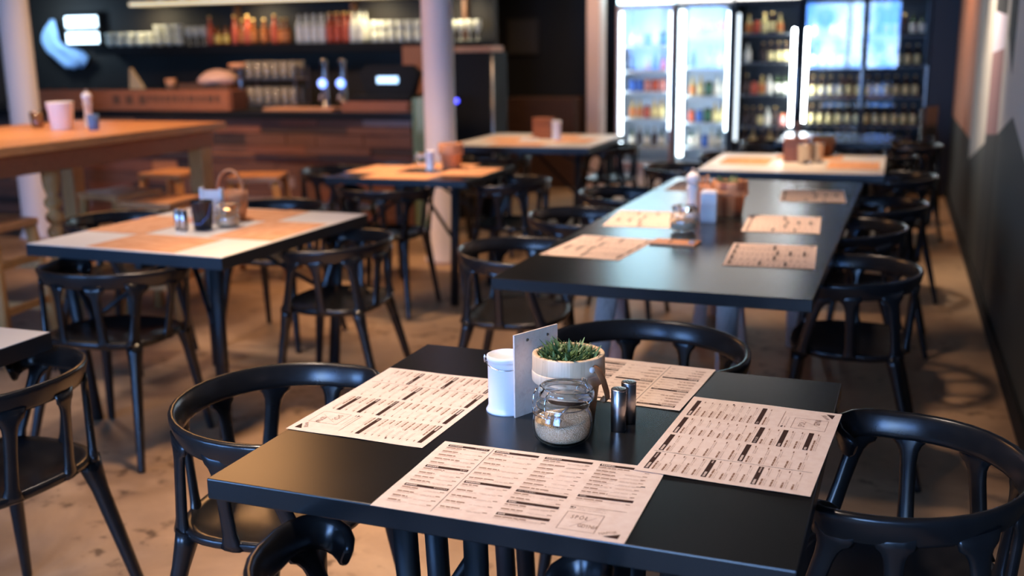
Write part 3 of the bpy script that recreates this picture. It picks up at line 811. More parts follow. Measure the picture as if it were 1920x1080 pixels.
shaker(-.459, 1.846, ZT, .0146, .083, 'front brushed steel shaker on the nearest table', GS)
shaker(-.451, 1.893, ZT, .0146, .083, 'rear brushed steel shaker, half hidden by the front one', GS)

# ------------------------------------------------------------------ things on the long black table
def pepper_mill(x, y, z, k, label, m_=white_plain):
    t = thing('pepper_mill', label, 'pepper mill', (x, y, z))
    obj('body', B().lathe([(r*k, zz*k) for r, zz in [(.028, 0), (.030, .006), (.027, .02), (.024, .05), (.021, .09), (.0225, .115), (.027, .135), (.026, .142), (.019, .148)]], 28), m_, t)
    obj('head', B().lathe([(r*k, zz*k) for r, zz in [(.019, .149), (.025, .156), (.029, .170), (.027, .185), (.017, .197), (.006, .200)]], 28), m_, t)
    obj('knob', B().lathe([(r*k, zz*k) for r, zz in [(.004, .200), (.007, .206), (.007, .212), (.002, .217)]], 16), steel, t)
    return t
pepper_mill(-.778, 4.385, ZT, 1.0, 'white turned pepper mill on the long black table')
sugar_jar(-.757, 4.075, ZT+.0002, .98, 'clip-top sugar jar standing before white pepper mill', seg=32, fill_label='brown sugar in the jar before the white pepper mill')
nb = thing('napkin_box', 'white upright napkin box beside the pepper mill', 'napkin box', (-.700, 4.33, ZT), R(4))
obj('box', B().box(-.033, .033, -.03, .03, 0, .125), white_plain, nb, bevel=.003)
obj('napkins', B().box(-.027, .027, -.02, .02, .126, .132), white_plain, nb)
bucket(-.645, 4.53, ZT, .078, .15, 'orange toned wooden pot with dark herbs on long black table', mats=(pot_wood, crate_wood), seed=4, strap=False, blades=120)
ck = thing('bill_folder', 'tan wooden bill clip lying flat at centre of long table', 'bill holder', (-.735, 3.80, ZT), R(-4))
obj('board', B().box(-.085, .085, -.052, .052, 0, .007), pot_wood, ck, bevel=.001)
obj('clip', B().box(.055, .075, -.02, .02, .0072, .014), steel, ck)
obj('print', B().box(-.02, -.014, -.03, .03, .0072, .0078), ink, ck)
wcut = thing('cutlery_block', 'wooden cutlery block next to pepper mill on long table', 'cutlery holder', (-.765, 4.57, ZT))
obj('block', B().box(-.035, .035, -.035, .035, 0, .12), pot_wood, wcut, bevel=.003)
for i in range(3): obj('handle', B().box(-.028+.02*i, -.016+.02*i, -.006, .006, .12, .150+.008*i), honey_v, wcut)

# ------------------------------------------------------------------ things on the white table at left
GS2 = 'steel shakers on the white table'
shaker(-2.775, 3.575, ZT, .017, .086, 'left steel shaker on the white table', GS2)
shaker(-2.738, 3.562, ZT, .017, .086, 'right steel shaker on the white table, beside black cup', GS2)
bc = thing('black_cup', 'tall black lacquered cup on the white table', 'cup', (-2.672, 3.60, ZT))
obj('body', B().lathe([(.034, 0), (.037, .004), (.045, .115), (.046, .12), (.044, .121), (.042, .117), (.034, .02), (.001, .015)], 32), black_gloss, bc)
obj('wire_handle', B().tube([(-.045, 0, .112), (-.044, -.022, .06), (-.02, -.046, .03), (.02, -.046, .03), (.044, -.022, .06), (.045, 0, .112)], .0016, seg=6), M('blue_wire', S(90, 130, 200), 0.3, metal=.5), bc)
nh = thing('napkin_holder', 'white wooden frame holder behind the black cup', 'holder', (-2.72, 3.74, ZT), R(2))
for sx in (-1, 1): obj('upright', B().box(sx*.048-.006, sx*.048+.006, -.012, .012, 0, .155), white_plain, nh, bevel=.002)
obj('panel', B().box(-.042, .042, -.004, .004, .01, .145), board_ply, nh)
obj('foot', B().box(-.055, .055, -.03, .03, 0, .012), white_plain, nh)
bk = thing('wooden_basket', 'round wooden basket with tall arched handle on white table', 'basket', (-2.70, 3.85, ZT), R(0))
obj('bowl', B().lathe([(.055, 0), (.066, .06), (.072, .125), (.064, .125), (.058, .06), (.05, .012), (.001, .01)], 32), pot_wood, bk)
obj('arch_handle', B().tube([(.068*math.cos(PI*i/16), 0, .115+.105*math.sin(PI*i/16)) for i in range(17)], .004, .010, seg=8, upv=(0, 1, 0)), pot_wood, bk)
sugar_jar(-2.615, 3.69, ZT+.0002, .95, 'clip-top sugar jar on the white table beside the basket', seg=32, fill_label='brown sugar in the jar on the white table')

# ------------------------------------------------------------------ small black table, far tan table, pale table
bucket(-2.545, 5.93, ZT, .078, .155, 'bare orange wooden pot on the small black table', mats=(pot_wood, pot_wood), plant=False, strap=False, name='wooden_pot')
sugar_jar(-2.705, 5.86, ZT+.0002, .9, 'small glass jar beside white shaker on small black table', seg=24, fill=False)
white_can(-2.650, 5.85, ZT, .026, .115, 'slim white shaker next to wooden pot on small black table', handle=False)
bx = thing('kraft_box', 'brown box standing on the far tan table', 'box', (-2.665, 8.12, ZT), R(-6))
obj('body', B().box(-.075, .075, -.05, .05, 0, .15), crate_wood, bx, bevel=.003)
obj('lid', B().box(-.078, .078, -.053, .053, .1505, .166), crate_wood, bx, bevel=.003)
white_can(-2.525, 8.03, ZT, .036, .15, 'plain white canister beside brown box on far table', handle=False)
fp = obj('folded_napkin', B().box(-.07, .07, -.04, .04, 0, .012).box(-.06, .06, -.03, .035, .012, .02), white_plain, loc=(-2.72, 7.93, .7512))
tag(fp, 'folded white napkin before brown box on far tan table', 'napkin')
wbx = thing('wooden_caddy', 'brown wooden caddy on the pale table by the fridges', 'caddy', (-.56, 6.80, ZT), 0)
obj('box', B().box(-.075, .075, -.06, .06, 0, .145), crate_wood, wbx, bevel=.003)
obj('handle', B().box(-.012, .012, -.05, .05, .145, .24), dark_wood, wbx)
for i, (x, y, lb) in enumerate(((-.505, 6.675, 'left steel cup before the wooden caddy'), (-.435, 6.745, 'right steel cup beside the wooden caddy'))):
    cu = thing('steel_cup', lb, 'cup', (x, y, ZT), 0, 'steel cups on the pale table')
    obj('body', B().lathe([(.032, 0), (.034, .003), (.042, .115), (.043, .116), (.040, .115), (.033, .01), (.001, .008)], 24), steel, cu)
    obj('rim', B().lathe([(.0405, .114), (.0445, .115), (.0445, .118), (.0405, .118)], 24, cap=(False, False), closed=True), steel, cu)
dp = bucket(-.42, 7.12, ZT, .075, .13, 'dark potted plant behind caddy on the pale table', mats=(dark_wood, dark_wood), strap=False, seed=9, blades=90)

# ------------------------------------------------------------------ high wooden table and stools
ht = thing('high_table', 'high honey wood communal table with turned legs at left', 'table', (-4.49, 4.25, 0))
obj('table_top', B().box(-.60, .60, -1.30, 1.30, 1.005, 1.05), honey, ht, bevel=.004)
obj('apron', B().box(-.54, .54, -1.24, -1.20, .90, 1.005).box(-.54, .54, 1.20, 1.24, .90, 1.005).box(-.54, -.50, -1.2, 1.2, .90, 1.005).box(.50, .54, -1.2, 1.2, .90, 1.005), crate_wood, ht)
def turned(x, y):
    pr = [(.045, 0), (.045, .06)]
    for i in range(9):
        zc = .10+.077*i+.01
        for a in (-60, -30, 0, 30, 60): pr.append((.043*math.cos(R(a))+.004, zc+.037*math.sin(R(a))))
    pr += [(.04, .80), (.045, .84), (.045, .905)]
    return B().lathe(pr, 24, c=(x, y, 0))
for sx in (-1, 1):
    for yy in (-.02, -1.1): obj('turned_leg', turned(sx*.44, yy), honey_v, ht)
    lb = B().box(sx*.50-.05, sx*.50+.05, 1.10, 1.20, 0, .90)
    obj('square_leg', lb, honey_v, ht, bevel=.004)
GST = 'wooden stools around the high table'
STOOL = None
def stool(x, y, rz, label, h=.68):
    global STOOL
    if STOOL: return dup(STOOL, (x, y, 0), rz, label, GST)
    STOOL = t = thing('bar_stool', label, 'stool', (x, y, 0), rz, GST)
    obj('seat', B().box(-.17, .17, -.17, .17, h-.035, h), honey, t, bevel=.006)
    for sx in (-1, 1):
        for sy in (-1, 1):
            obj('leg', B().tube([(sx*.14, sy*.14, h-.03), (sx*.20, sy*.20, 0)], .024, .024, seg=8, upv=(0, 1, 0), power=.4), dark_wood if False else honey_v, t)
    for zz in (.20, .42):
        k = .14+.06*(1-zz/h)
        for s_ in (-1, 1):
            obj('rung', B().box(-k, k, s_*k-.012, s_*k+.012, zz, zz+.035), honey_v, t)
            obj('rung', B().box(s_*k-.012, s_*k+.012, -k, k, zz+.05, zz+.085), honey_v, t)
    return t
stool(-4.13, 3.86, R(8), 'wooden bar stool cut by left photo edge, nearest of the stools')
stool(-3.82, 4.78, R(5), 'wooden stool under the far end of high table, near its square leg')
stool(-4.28, 5.0, R(-10), 'wooden stool half under middle of the high table')
stool(-4.62, 5.95, R(0), 'wooden stool standing beyond the far end of high table')
stool(-3.93, 5.92, R(20), 'wooden stool between high table end and the bar front')
# on the high table
pt = thing('white_pot', 'white tapered pot on the high wooden table', 'pot', (-4.47, 4.80, 1.05))
obj('body', B().lathe([(.055, 0), (.058, .004), (.074, .15), (.075, .155), (.071, .156), (.069, .148), (.055, .02), (.001, .015)], 32), M('warm_white_pot', S(250, 240, 230), .45), pt)
pepper_mill(-4.435, 4.98, 1.05, 1.02, 'pale pepper mill behind white pot on the high table')
for x, y, lb, mm in ((-4.80, 4.95, 'clear tumbler leftmost on high table', glass), (-4.72, 4.88, 'amber tinted tumbler left of white pot on high table', M('amber_glass', S(220, 170, 120), .05, trans=.8)), (-4.245, 4.80, 'pale blue tumbler right of pepper mill on high table', blue_glass)):
    tb = obj('tumbler', B().lathe([(.026, 0), (.028, .003), (.034, .088), (.0325, .088), (.027, .01), (.001, .008)], 24, cap=(True, False)), mm, loc=(x, y, 1.0502))
    tag(tb, lb, 'glass', 'tumblers on the high table')

# ------------------------------------------------------------------ bar
BX0, BX1, BY0, BY1 = -9.3, -3.6, 7.62, 8.30
bar = thing('bar_counter', 'long bar counter clad in patchwork reclaimed wood blocks', 'bar', (0, 0, 0))
obj('carcass', B().box(BX0, BX1, BY0+.03, BY1, 0, .925), black_matte, bar)
obj('counter_top', B().box(BX0-.02, BX1+.03, BY0-.05, BY1+.05, .926, .985), M('black_worktop', (.011, .011, .011), .3), bar, bevel=.004)
clad = [wood('block_brown', S(104, 70, 54), S(118, 80, 62), S(88, 58, 46), 5, (1, 10, 10), .6), wood('block_red', S(122, 76, 56), S(136, 86, 64), S(100, 60, 46), 5, (1, 10, 10), .6),
        wood('block_dark', S(60, 46, 40), S(72, 54, 46), S(48, 38, 34), 5, (1, 10, 10), .6), wood('block_grey', S(146, 122, 116), S(158, 134, 126), S(130, 108, 102), 5, (1, 10, 10), .6),
        wood('block_orange', S(184, 112, 68), S(196, 124, 78), S(160, 94, 56), 5, (1, 10, 10), .6)]
cb = B(); rc = random.Random(21); zz = 0.02
while zz < .91:
    hh = rc.choice((.07, .085, .10, .115)); hh = min(hh, .92-zz)
    x = BX0
    while x < BX1:
        ww = rc.uniform(.14, .62); x2 = min(x+ww, BX1)
        mi = rc.choices((0, 1, 2, 3, 4), (46, 22, 12, 7, 7))[0]
        cb.box(x+.002, x2-.002, BY0-rc.uniform(0, .016), BY0+.03, zz+.002, zz+hh-.002, mi); x = x2
    zz += hh
obj('front_cladding', cb, clad, bar)
obj('toe_rail', B().box(BX0, BX1, BY0-.035, BY0-.005, .60, .615), steel_dark, bar)
gp = obj('glass_end_panel', B().box(-3.565, -3.53, 7.56, 8.2, .0, 1.10), M('green_glass', S(150, 176, 140), .2, trans=.35))
tag(gp, 'greenish glass panel closing the end of the bar', 'glass panel')
def crate(x0, x1, y, z, h, label, dark=True, dp=.25):
    t = thing('wooden_crate', label, 'crate', ((x0+x1)/2, y, z), 0, 'wooden crates on the bar')
    w = (x1-x0)/2
    obj('front_board', B().box(-w, w, -.01, .01, 0, h), crate_wood, t)
    obj('back_board', B().box(-w, w, dp-.01, dp+.01, 0, h), crate_wood, t)
    for s_ in (-1, 1): obj('end_board', B().box(s_*w-.012, s_*w+.012, .01, dp-.01, 0, h), crate_wood, t)
    obj('base_board', B().box(-w+.012, w-.012, .01, dp-.01, 0, .012), crate_wood, t)
    if dark:
        mb = B(); q = random.Random(3)
        x = w*.52
        for i in range(3): mb.box(-w+.95+i*.14, -w+1.03+i*.14, -.0112, -.0102, h*.30, h*.78)
        x = .25
        while x < w-.1:
            e = x+q.uniform(.03, .06); mb.box(x, e, -.0112, -.0102, h*.42, h*.78); x = e+.02
        obj('stencil_mark', mb, dark_wood, t)['kind'] = 'stuff'
    return t
crate(-7.46, -5.30, 7.64, .986, .165, 'long stencilled wooden crate on the left of the bar')
crate(-4.23, -3.64, 7.64, .986, .075, 'short low wooden crate on the right of the bar', False, .12)
sv = obj('serving_board', B().box(-.33, .33, -.12, .12, 0, .022), pot_wood, loc=(-4.65, 7.76, .986), bevel=None or 0.004)
tag(sv, 'tan serving board lying on bar below the beer taps', 'board')
# beer taps
GTp = 'beer taps on the bar'
for i, x in enumerate((-4.57, -4.395)):
    t = thing('beer_tap', ('left', 'right')[i]+' beer tap with glowing blue badge on the bar', 'beer tap', (x, 7.98, .986), 0, GTp)
    obj('column', B().lathe([(.05, 0), (.05, .012), (.028, .03), (.026, .36), (.03, .40), (.012, .425)], 24), steel_dark, t)
    obj('badge', B().lathe([(.036, -.012), (.040, 0), (.036, .012)], 24), emit_mat('tap_badge_%d' % i, (.10, .28, 1.0), 3.2), t, loc=(0, -.045, .215), rot=(R(90), 0, 0))
    obj('spout', B().tube([(0, -.03, .13), (0, -.08, .12), (0, -.10, .07)], .011, seg=10, upv=(1, 0, 0)), steel, t)
    obj('tap_handle', B().lathe([(.008, 0), (.013, .05), (.015, .10), (.008, .115)], 14), black_gloss, t, loc=(0, -.03, .30), rot=(R(12), 0, 0))
# till
ps = thing('cash_register', 'black till with small lit blue display on the bar', 'cash register', (-3.95, 7.98, .986))
obj('base', B().box(-.26, .26, -.20, .20, 0, .12), black_matte, ps, bevel=.008)
obj('screen_body', B().prism([(-.20, .10), (.20, .10), (.27, .30), (.20, .36), (-.20, .36), (-.27, .30)], -.05, .05), black_matte, ps, rot=(R(90), 0, 0))
obj('display', B().box(-.095, .095, -.066, -.055, .215, .27), emit_mat('till_display', (.35, .65, 1.0), 2.6), ps, label='small lit blue display')
cbx = obj('cardboard_box', B().box(-.16, .16, -.12, .12, 0, .29), M('cardboard', S(176, 112, 76), .8), loc=(-4.10, 8.62, 1.24), bevel=.004)
tag(cbx, 'brown cardboard box on back counter behind the till', 'box')
# glass stack shelf on bar
rk = thing('glass_rack', 'metal rack of upturned glasses on the bar left of taps', 'rack', (-5.08, 8.02, .986))
for sx in (-1, 1):
    for sy in (-1, 1): obj('post', B().box(sx*.26-.008, sx*.26+.008, sy*.11-.008, sy*.11+.008, 0, .36), steel_dark, rk)
for k, zz in enumerate((.03, .25)): obj('shelf', B().box(-.27, .27, -.12, .12, zz, zz+.012), steel, rk)
GLM = mesh('beer_glass', B().lathe([(.028, 0), (.030, .004), (.038, .14), (.0365, .14), (.029, .012), (.001, .010)], 20, cap=(True, False)), M('amber_clear_glass', S(244, 228, 200), .05, trans=.75))
for row, zz in enumerate((.0425, .2625)):
    for i in range(6):
        for j in range(2):
            o = obj('beer_glass', GLM, None, loc=(-5.08-.215+.086*i, 8.02-.055+.11*j, .986+zz))
            tag(o, ('clear glass on the lower shelf of bar rack', 'clear glass on the upper shelf of bar rack')[row], 'glass', 'glasses in the bar rack')
# paper heap, stand and small things on the bar
hp = B(); q = random.Random(5); rr = []
for i, (r, z) in enumerate(((.15, 0), (.165, .03), (.14, .07), (.09, .105), (.02, .12))):
    rr.append([(1.2*r*math.cos(2*PI*j/18)*q.uniform(.85, 1.1), r*math.sin(2*PI*j/18)*q.uniform(.8, 1.1), z*q.uniform(.9, 1.1)) for j in range(18)])
hp.rings(rr)
o = obj('bread_pile', hp, M('pale_bread', S(222, 176, 152), .8), loc=(-5.74, 8.13, 1.1965)); tag(o, 'pale heaped bread rolls on small crate on the bar', 'bread')
cr2 = thing('bread_tray', 'low wooden tray under the bread heap on the bar', 'tray', (-5.82, 8.13, .986))
obj('tray', B().box(-.26, .26, -.12, .12, 0, .21), crate_wood, cr2, bevel=.004)
obj('tray_rim', B().box(-.27, .27, -.13, -.12, .15, .215), dark_wood, cr2)
cs = thing('cake_stand', 'small brown cake stand right of the bread heap', 'cake stand', (-5.455, 8.05, .986))
obj('stem', B().lathe([(.08, 0), (.08, .01), (.02, .03), (.016, .30), (.03, .33)], 20), steel_dark, cs)
obj('plate', B().lathe([(.03, .33), (.095, .345), (.10, .38), (.09, .39), (.001, .36)], 28), pot_wood, cs)
def cone_light(x, y, z, label):
    t = thing('napkin_fan', label, 'napkin', (x, y, z))
    obj('fold', B().prism([(-.07, 0), (.08, 0), (.06, .04), (-.05, .19)], -.02, .02), M('cream_napkin', S(216, 186, 140), .7), t, rot=(R(90), 0, 0))
    return t
cone_light(-6.62, 8.1, 1.1505, 'folded cream napkin fan standing behind the long crate')
cup2 = obj('clay_cup', B().lathe([(.04, 0), (.052, .09), (.047, .09), (.036, .012), (.001, .01)], 20, cap=(True, False)), pot_wood, loc=(-6.24, 8.1, 1.1505))
tag(cup2, 'small clay cup behind the long crate, right of napkin fan', 'cup')
rb_ = obj('black_riser', B().box(-.55, .4, -.11, .11, 0, .164), black_matte, loc=(-6.55, 8.1, .986), bevel=.004); tag(rb_, 'black riser behind the long crate carrying napkin fan and cup', 'riser')
# dark coffee machine block and pole right of the column
tw = thing('tall_cabinet', 'tall black cabinet with blue indicator light behind column', 'cabinet', (-3.46, 8.72, 0))
obj('body', B().box(-.19, .19, -.22, .22, 0, 1.44), black_matte, tw, bevel=.006)
obj('indicator', B().lathe([(.022, 0), (.022, .006), (.001, .008)], 20), emit_mat('indicator_blue', (.02, .04, 1.0), 4.0), tw, loc=(-.12, -.222, 1.03), rot=(R(90), 0, 0), label='round blue indicator light')
obj('pole', B().lathe([(.010, 0), (.010, 1.42)], 12), steel, tw, loc=(.215, -.22, 0))
tr = obj('tan_tray', B().box(-.18, .18, -.16, .16, 0, .05), pot_wood, loc=(-3.46, 8.72, 1.4405), bevel=.005); tag(tr, 'tan tray lying on top of the tall black cabinet', 'tray')

# back bar: partition, two shelves, lit glassware
struct('wall_bar', B().box(XL, -3.62, 9.55, 9.65, 0, ZC), M('bar_back_paint', S(46, 39, 31), .7))
bs = thing('back_bar_shelf', 'thick black lower shelf of lit glassware behind the bar', 'shelf', (0, 0, 0))
obj('board', B().box(-8.05, -3.63, 9.22, 9.55, 1.46, 1.545), black_matte, bs)
us = thing('lit_shelf', 'upper back bar shelf with glowing cream edge', 'shelf', (0, 0, 0))
obj('board', B().box(-7.55, -3.63, 9.24, 9.55, 1.95, 1.99), M('cream_shelf', S(206, 190, 140), .5), us)
obj('light_strip', B().box(-7.55, -4.5, 9.228, 9.238, 1.952, 1.985), emit_mat('strip_glow', (1.0, .80, .42), 1.0), us, label='glowing cream light strip')
0 and obj('backlight', B().box(-7.95, -3.7, 9.536, 9.548, 1.56, 1.60), emit_mat('backlight_glow', (1.0, .84, .55), 9.0), us)
for x_ in (-6.43, -5.08, -3.885): obj('bracket', B().box(x_-.02, x_+.02, 9.46, 9.548, 1.548, 1.95), dark_wood, us)
bc_ = thing('back_counter', 'dark work counter against the bar back wall', 'counter', (0, 0, 0))
obj('body', B().box(-9.3, -3.9, 8.85, 9.54, 0, .90), black_matte, bc_); obj('top', B().box(-9.32, -3.88, 8.82, 9.54, .901, .95), black_matte, bc_)
cbx.location = (-4.10, 8.98, .951); cbx.scale = (1, 1, 1.9)
def bottle_mesh(name, h, r, cols, seg=14, neck=.35):
    b = B()
    hb = h*(.62 if neck > .2 else .9)
    b.lathe([(r*.92, 0), (r, .004), (r, hb*.18)], seg, 0, cap=(True, False))
    b.lathe([(r*1.01, hb*.18), (r*1.01, hb*.85)], seg, 1, cap=(False, False))
    b.lathe([(r, hb*.85), (r*.98, hb*.95), (r*.55, hb*1.12), (r*.36, hb*1.25), (r*.34, h*.93)] if neck > .2 else [(r, hb*.85), (r*.98, hb), (r*.8, h*.97)], seg, 0, cap=(False, False))
    b.lathe([(r*.42, h*.93), (r*.42, h), (.001, h)] if neck > .2 else [(r*.82, h*.97), (r*.82, h), (.001, h)], seg, 2, cap=(False, True))
    return mesh(name, b, [MATS[c] for c in cols])
def gl(name, c, t=.55): return M(name, c, .12, trans=t)
gl('g_amber', S(170, 92, 40)); gl('g_green', S(70, 96, 50)); gl('g_clear', S(238, 234, 214), .35); gl('g_brown', S(82, 46, 26)); gl('g_red', S(196, 84, 56), .3); gl('g_yellow', S(226, 196, 120), .35); gl('g_blue', S(70, 110, 200), .3)
M('l_white', S(236, 228, 210), .6); M('l_cream', S(246, 228, 160), .6); M('l_red', S(206, 90, 60), .6); M('l_gold', S(206, 168, 84), .5); M('l_green', S(60, 110, 84), .6); M('l_blue', S(60, 110, 200), .6); M('l_pink', S(222, 150, 140), .6); M('l_orange', S(206, 120, 60), .6); M('l_dark', S(60, 44, 38), .6); M('c_black', S(36, 32, 30), .5); M('c_gold', S(200, 160, 90), .35)
LIQ = {
    'white labelled bottle': bottle_mesh('spirit_bottle', .30, .037, ('g_clear', 'l_white', 'c_black')),
    'red labelled bottle': bottle_mesh('spirit_bottle', .29, .038, ('g_red', 'l_red', 'c_gold')),
    'amber bottle': bottle_mesh('spirit_bottle', .25, .040, ('g_amber', 'l_orange', 'c_gold')),
    'short amber bottle': bottle_mesh('spirit_bottle', .19, .038, ('g_amber', 'l_gold', 'c_black')),
}
def place(me, name, x, y, z, label, cat, group):
    o = obj(name, me, None, loc=(x, y, z)); o.rotation_euler[2] = rnd.uniform(0, 6)
    return tag(o, label, cat, group)
ZS = 1.5452
GG = 'glassware on the back bar shelf'
BOWL = mesh('stacked_bowl', B().lathe([(.028, 0), (.045, .02), (.058, .07), (.055, .07), (.042, .022), (.001, .012)], 20, cap=(True, False)), cream_glass)
WINE = mesh('wine_glass', B().lathe([(.034, 0), (.034, .003), (.005, .008), (.005, .07), (.030, .10), (.038, .14), (.033, .19), (.032, .19), (.036, .14), (.028, .104), (.001, .08)], 18, cap=(True, False)), cream_glass)
x = -7.93
i = 0
while x < -6.98:
    for k in range(2 if i < 5 else 3):
        place(BOWL, 'glass_bowl', x, 9.36, ZS+.071*k, 'cream glass bowl stacked at left end of lit back bar shelf', 'bowl', 'stacked bowls on the back bar shelf')
    x += .125; i += 1
for x in (-6.93, -6.84, -6.75): place(WINE, 'wine_glass', x, 9.36, ZS, 'cream wine glass between stacked bowls and amber bottles', 'glass', GG)
x = -6.66; q = random.Random(12)
while x < -5.65:
    nm = q.choice(('amber bottle', 'amber bottle', 'short amber bottle', 'red labelled bottle'))
    place(LIQ[nm], 'spirit_bottle', x, 9.36+q.uniform(-.04, .06), ZS, {'amber bottle': 'amber bottle with orange label on lit back bar shelf', 'short amber bottle': 'short amber bottle with gold label on back bar shelf', 'red labelled bottle': 'red bottle with gold cap among amber back bar bottles'}[nm], 'bottle', 'bottles left of the label row on the back bar'); x += q.uniform(.075, .11)
for i in range(9):
    red = i in (4, 5, 6)
    for j in range(2):
        place(LIQ['red labelled bottle' if red else 'white labelled bottle'], 'spirit_bottle', -5.58+.085*i, 9.30+.11*j, ZS, ('red bottle in the middle of tidy white bottle row on back bar' if red else 'white labelled bottle in the tidy row on back bar shelf'), 'bottle', 'tidy bottle row on the back bar')
TUM = mesh('tumbler', B().lathe([(.034, 0), (.036, .004), (.040, .10), (.038, .10), (.034, .012), (.001, .01)], 18, cap=(True, False)), cream_glass)
for i in range(7):
    for k in range(2): place(TUM, 'tumbler', -4.78+.09*i, 9.36, ZS+.1012*k, 'clear tumbler stacked two high left of the column on back bar', 'glass', 'tumblers on the back bar shelf')
for i in range(5): place(WINE, 'wine_glass', -4.05+.085*i, 9.36, ZS, 'cream wine glass at right end of back bar shelf', 'glass', 'wine glasses at the shelf end')
for i in range(22):
    nm = q.choice(('white labelled bottle', 'white labelled bottle', 'red labelled bottle', 'amber bottle'))
    place(LIQ[nm], 'spirit_bottle', -7.40+.135*i, 9.38, 1.9902, {'white labelled bottle': 'white labelled bottle on glowing upper shelf', 'red labelled bottle': 'red bottle on glowing upper shelf', 'amber bottle': 'amber bottle on glowing upper shelf'}[nm], 'bottle', 'bottles on the glowing upper shelf')
# left end: light box and blue lit drape
lbx = thing('light_box', 'bright bluish white two panel light box behind bar', 'light box', (-8.40, 9.50, 1.58))
obj('case', B().box(-.24, .24, -.03, .045, -.02, .34), black_matte, lbx)
for k in range(2): obj('panel', B().box(-.215, .215, -.036, -.031, .01+.17*k, .125+.17*k), emit_mat('box_panel_%d' % k, (.62, .84, 1.0), 5.0), lbx, label='glowing white panel')
dr = B(); rows = []
for z, xa, xb in ((1.84, -8.80, -8.73), (1.76, -8.88, -8.70), (1.68, -8.92, -8.68), (1.61, -8.92, -8.68), (1.55, -8.89, -8.60), (1.50, -8.86, -8.38), (1.44, -8.78, -8.32), (1.38, -8.72, -8.36), (1.32, -8.64, -8.44)):
    rows.append([(xa+(xb-xa)*j/7.0, 9.44+.03*math.sin(j*1.7+z*7), z+.012*math.sin(j*1.3)) for j in range(8)])
vs = [p for r in rows for p in r]; fs = []
for a in range(8):
    for c in range(7): fs.append((a*8+c, a*8+c+1, a*8+c+9, a*8+c+8))
dr.add(vs, fs, 0, True)
o = obj('drape', dr, M('pale_blue_cloth', S(176, 206, 240), .8))
sm_ = o.modifiers.new('solid', 'SOLIDIFY'); sm_.thickness = .006
tag(o, 'pale blue lit drape hanging beside the bright light box', 'cloth')
lp = lamp('light_box_spill', (-8.6, 9.0, 1.9), 6.0, .3, (.5, .75, 1.0), (-8.6, 9.45, 1.6))
for i, x in enumerate((-8.75, -8.5, -8.3)):
    place(LIQ['short amber bottle'], 'spirit_bottle', x, 9.0, .951, 'short dark amber bottle on back counter under blue drape', 'bottle', 'bottles on the back counter')
# framed picture on dark wall
pf = thing('picture_frame', 'faint dark framed picture on black wall left of pillar', 'picture', (-4.09, 11.73, 1.60))
obj('frame', B().box(-.20, .20, -.02, .015, -.21, .21), M('dark_frame', S(64, 58, 52), .6), pf)
obj('print', B().box(-.17, .17, -.024, -.021, -.18, .18), M('dark_print', S(84, 78, 72), .7), pf)
sbd = obj('sideboard', B().box(-.38, .38, -.2, .2, 0, .95), wood('sideboard_wood', S(74, 48, 36), S(84, 56, 42), S(60, 40, 32), 5, (1, 10, 10), .6), loc=(-3.55, 10.9, 0), bevel=.006)
tag(sbd, 'dark brown sideboard in shadow left of the pale pillar', 'sideboard')

# ------------------------------------------------------------------ fridges
FY0, FY1 = 11.0, 11.66
fr_white = M('fridge_white', S(236, 240, 244), .5)
fr_black = M('fridge_black', S(30, 30, 31), .5)
fr_rose = M('fridge_frame_rose', S(176, 152, 158), .45)
tube_w = emit_mat('fridge_tube', (.84, .94, 1.0), 60.0)
tube_s = emit_mat('fridge_tube_soft', (.74, .90, 1.0), 14.0)
tube_d = emit_mat('fridge_tube_dim', (.80, .92, 1.0), 2.0)
head_w = emit_mat('header_white', (.52, .86, 1.0), 11.0)
head_p = emit_mat('header_peach', (.95, .88, .80), 3.5)
for m_ in (head_w, head_p): m_.cycles.emission_sampling = 'FRONT'
shelf_w = M('shelf_white', S(220, 230, 238), .5)
shelf_d = M('shelf_dark', S(96, 98, 98), .4)
def fridge(x0, x1, label, shelves, frame, inner, header, tubes, doors=1, shelf_m=None, ztop=1.86, glass_m=None):
    t = thing('display_fridge', label, 'fridge', ((x0+x1)/2, FY0, 0), 0, 'glass door fridges')
    w = (x1-x0)/2
    e = .03
    cab = B().box(-w, -w+e, .05, FY1-FY0, .0, 2.58).box(w-e, w, .05, FY1-FY0, .0, 2.58).box(-w+e, w-e, FY1-FY0-.03, FY1-FY0, 0, 2.58)
    cab.box(-w+e, w-e, .05, FY1-FY0-.03, 0, .24).box(-w+e, w-e, .05, FY1-FY0-.03, ztop+.02, ztop+.05)
    obj('cabinet', cab, [inner], t)
    if header: obj('header_sign', B().box(-w+.015, w-.015, .02, .049, ztop+.05, 2.56), header, t, label='plain glowing header panel')
    dw = 2*w/doors
    for d in range(doors):
        a, b2 = -w+d*dw, -w+(d+1)*dw
        df = B(); g = .028
        df.box(a+.003, a+g, 0, .045, .20, ztop+.03).box(b2-g, b2-.003, 0, .045, .20, ztop+.03).box(a+g, b2-g, 0, .045, .20, .25).box(a+g, b2-g, 0, .045, ztop, ztop+.03)
        dob = obj('door', df, frame, t, bevel=.003)
        obj('glass_pane', B().box(a+g, b2-g, .018, .022, .25, ztop), glass_m or pane_glass, dob)
        obj('handle', B().box(b2-.022, b2-.010, -.035, 0, .85, 1.25), steel_dark, dob)
    for z in shelves: obj('shelf', B().box(-w+e, w-e, .10, .60, z-.018, z), shelf_m or shelf_w, t)
    for x, z0, z1, r, tm in tubes: obj('light_tube', B().box(x-r, x+r, .055, .075, z0, z1), tm, t, label='bright white light tube')
    return t
fridge(-2.80, -2.19, 'leftmost glass door fridge, white inside with rose grey frame', (.42, .72, 1.0, 1.215, 1.475), fr_rose, fr_white, head_w, ((-.258, .35, 1.82, .010, tube_s), (.262, .6, 1.82, .004, tube_s)))
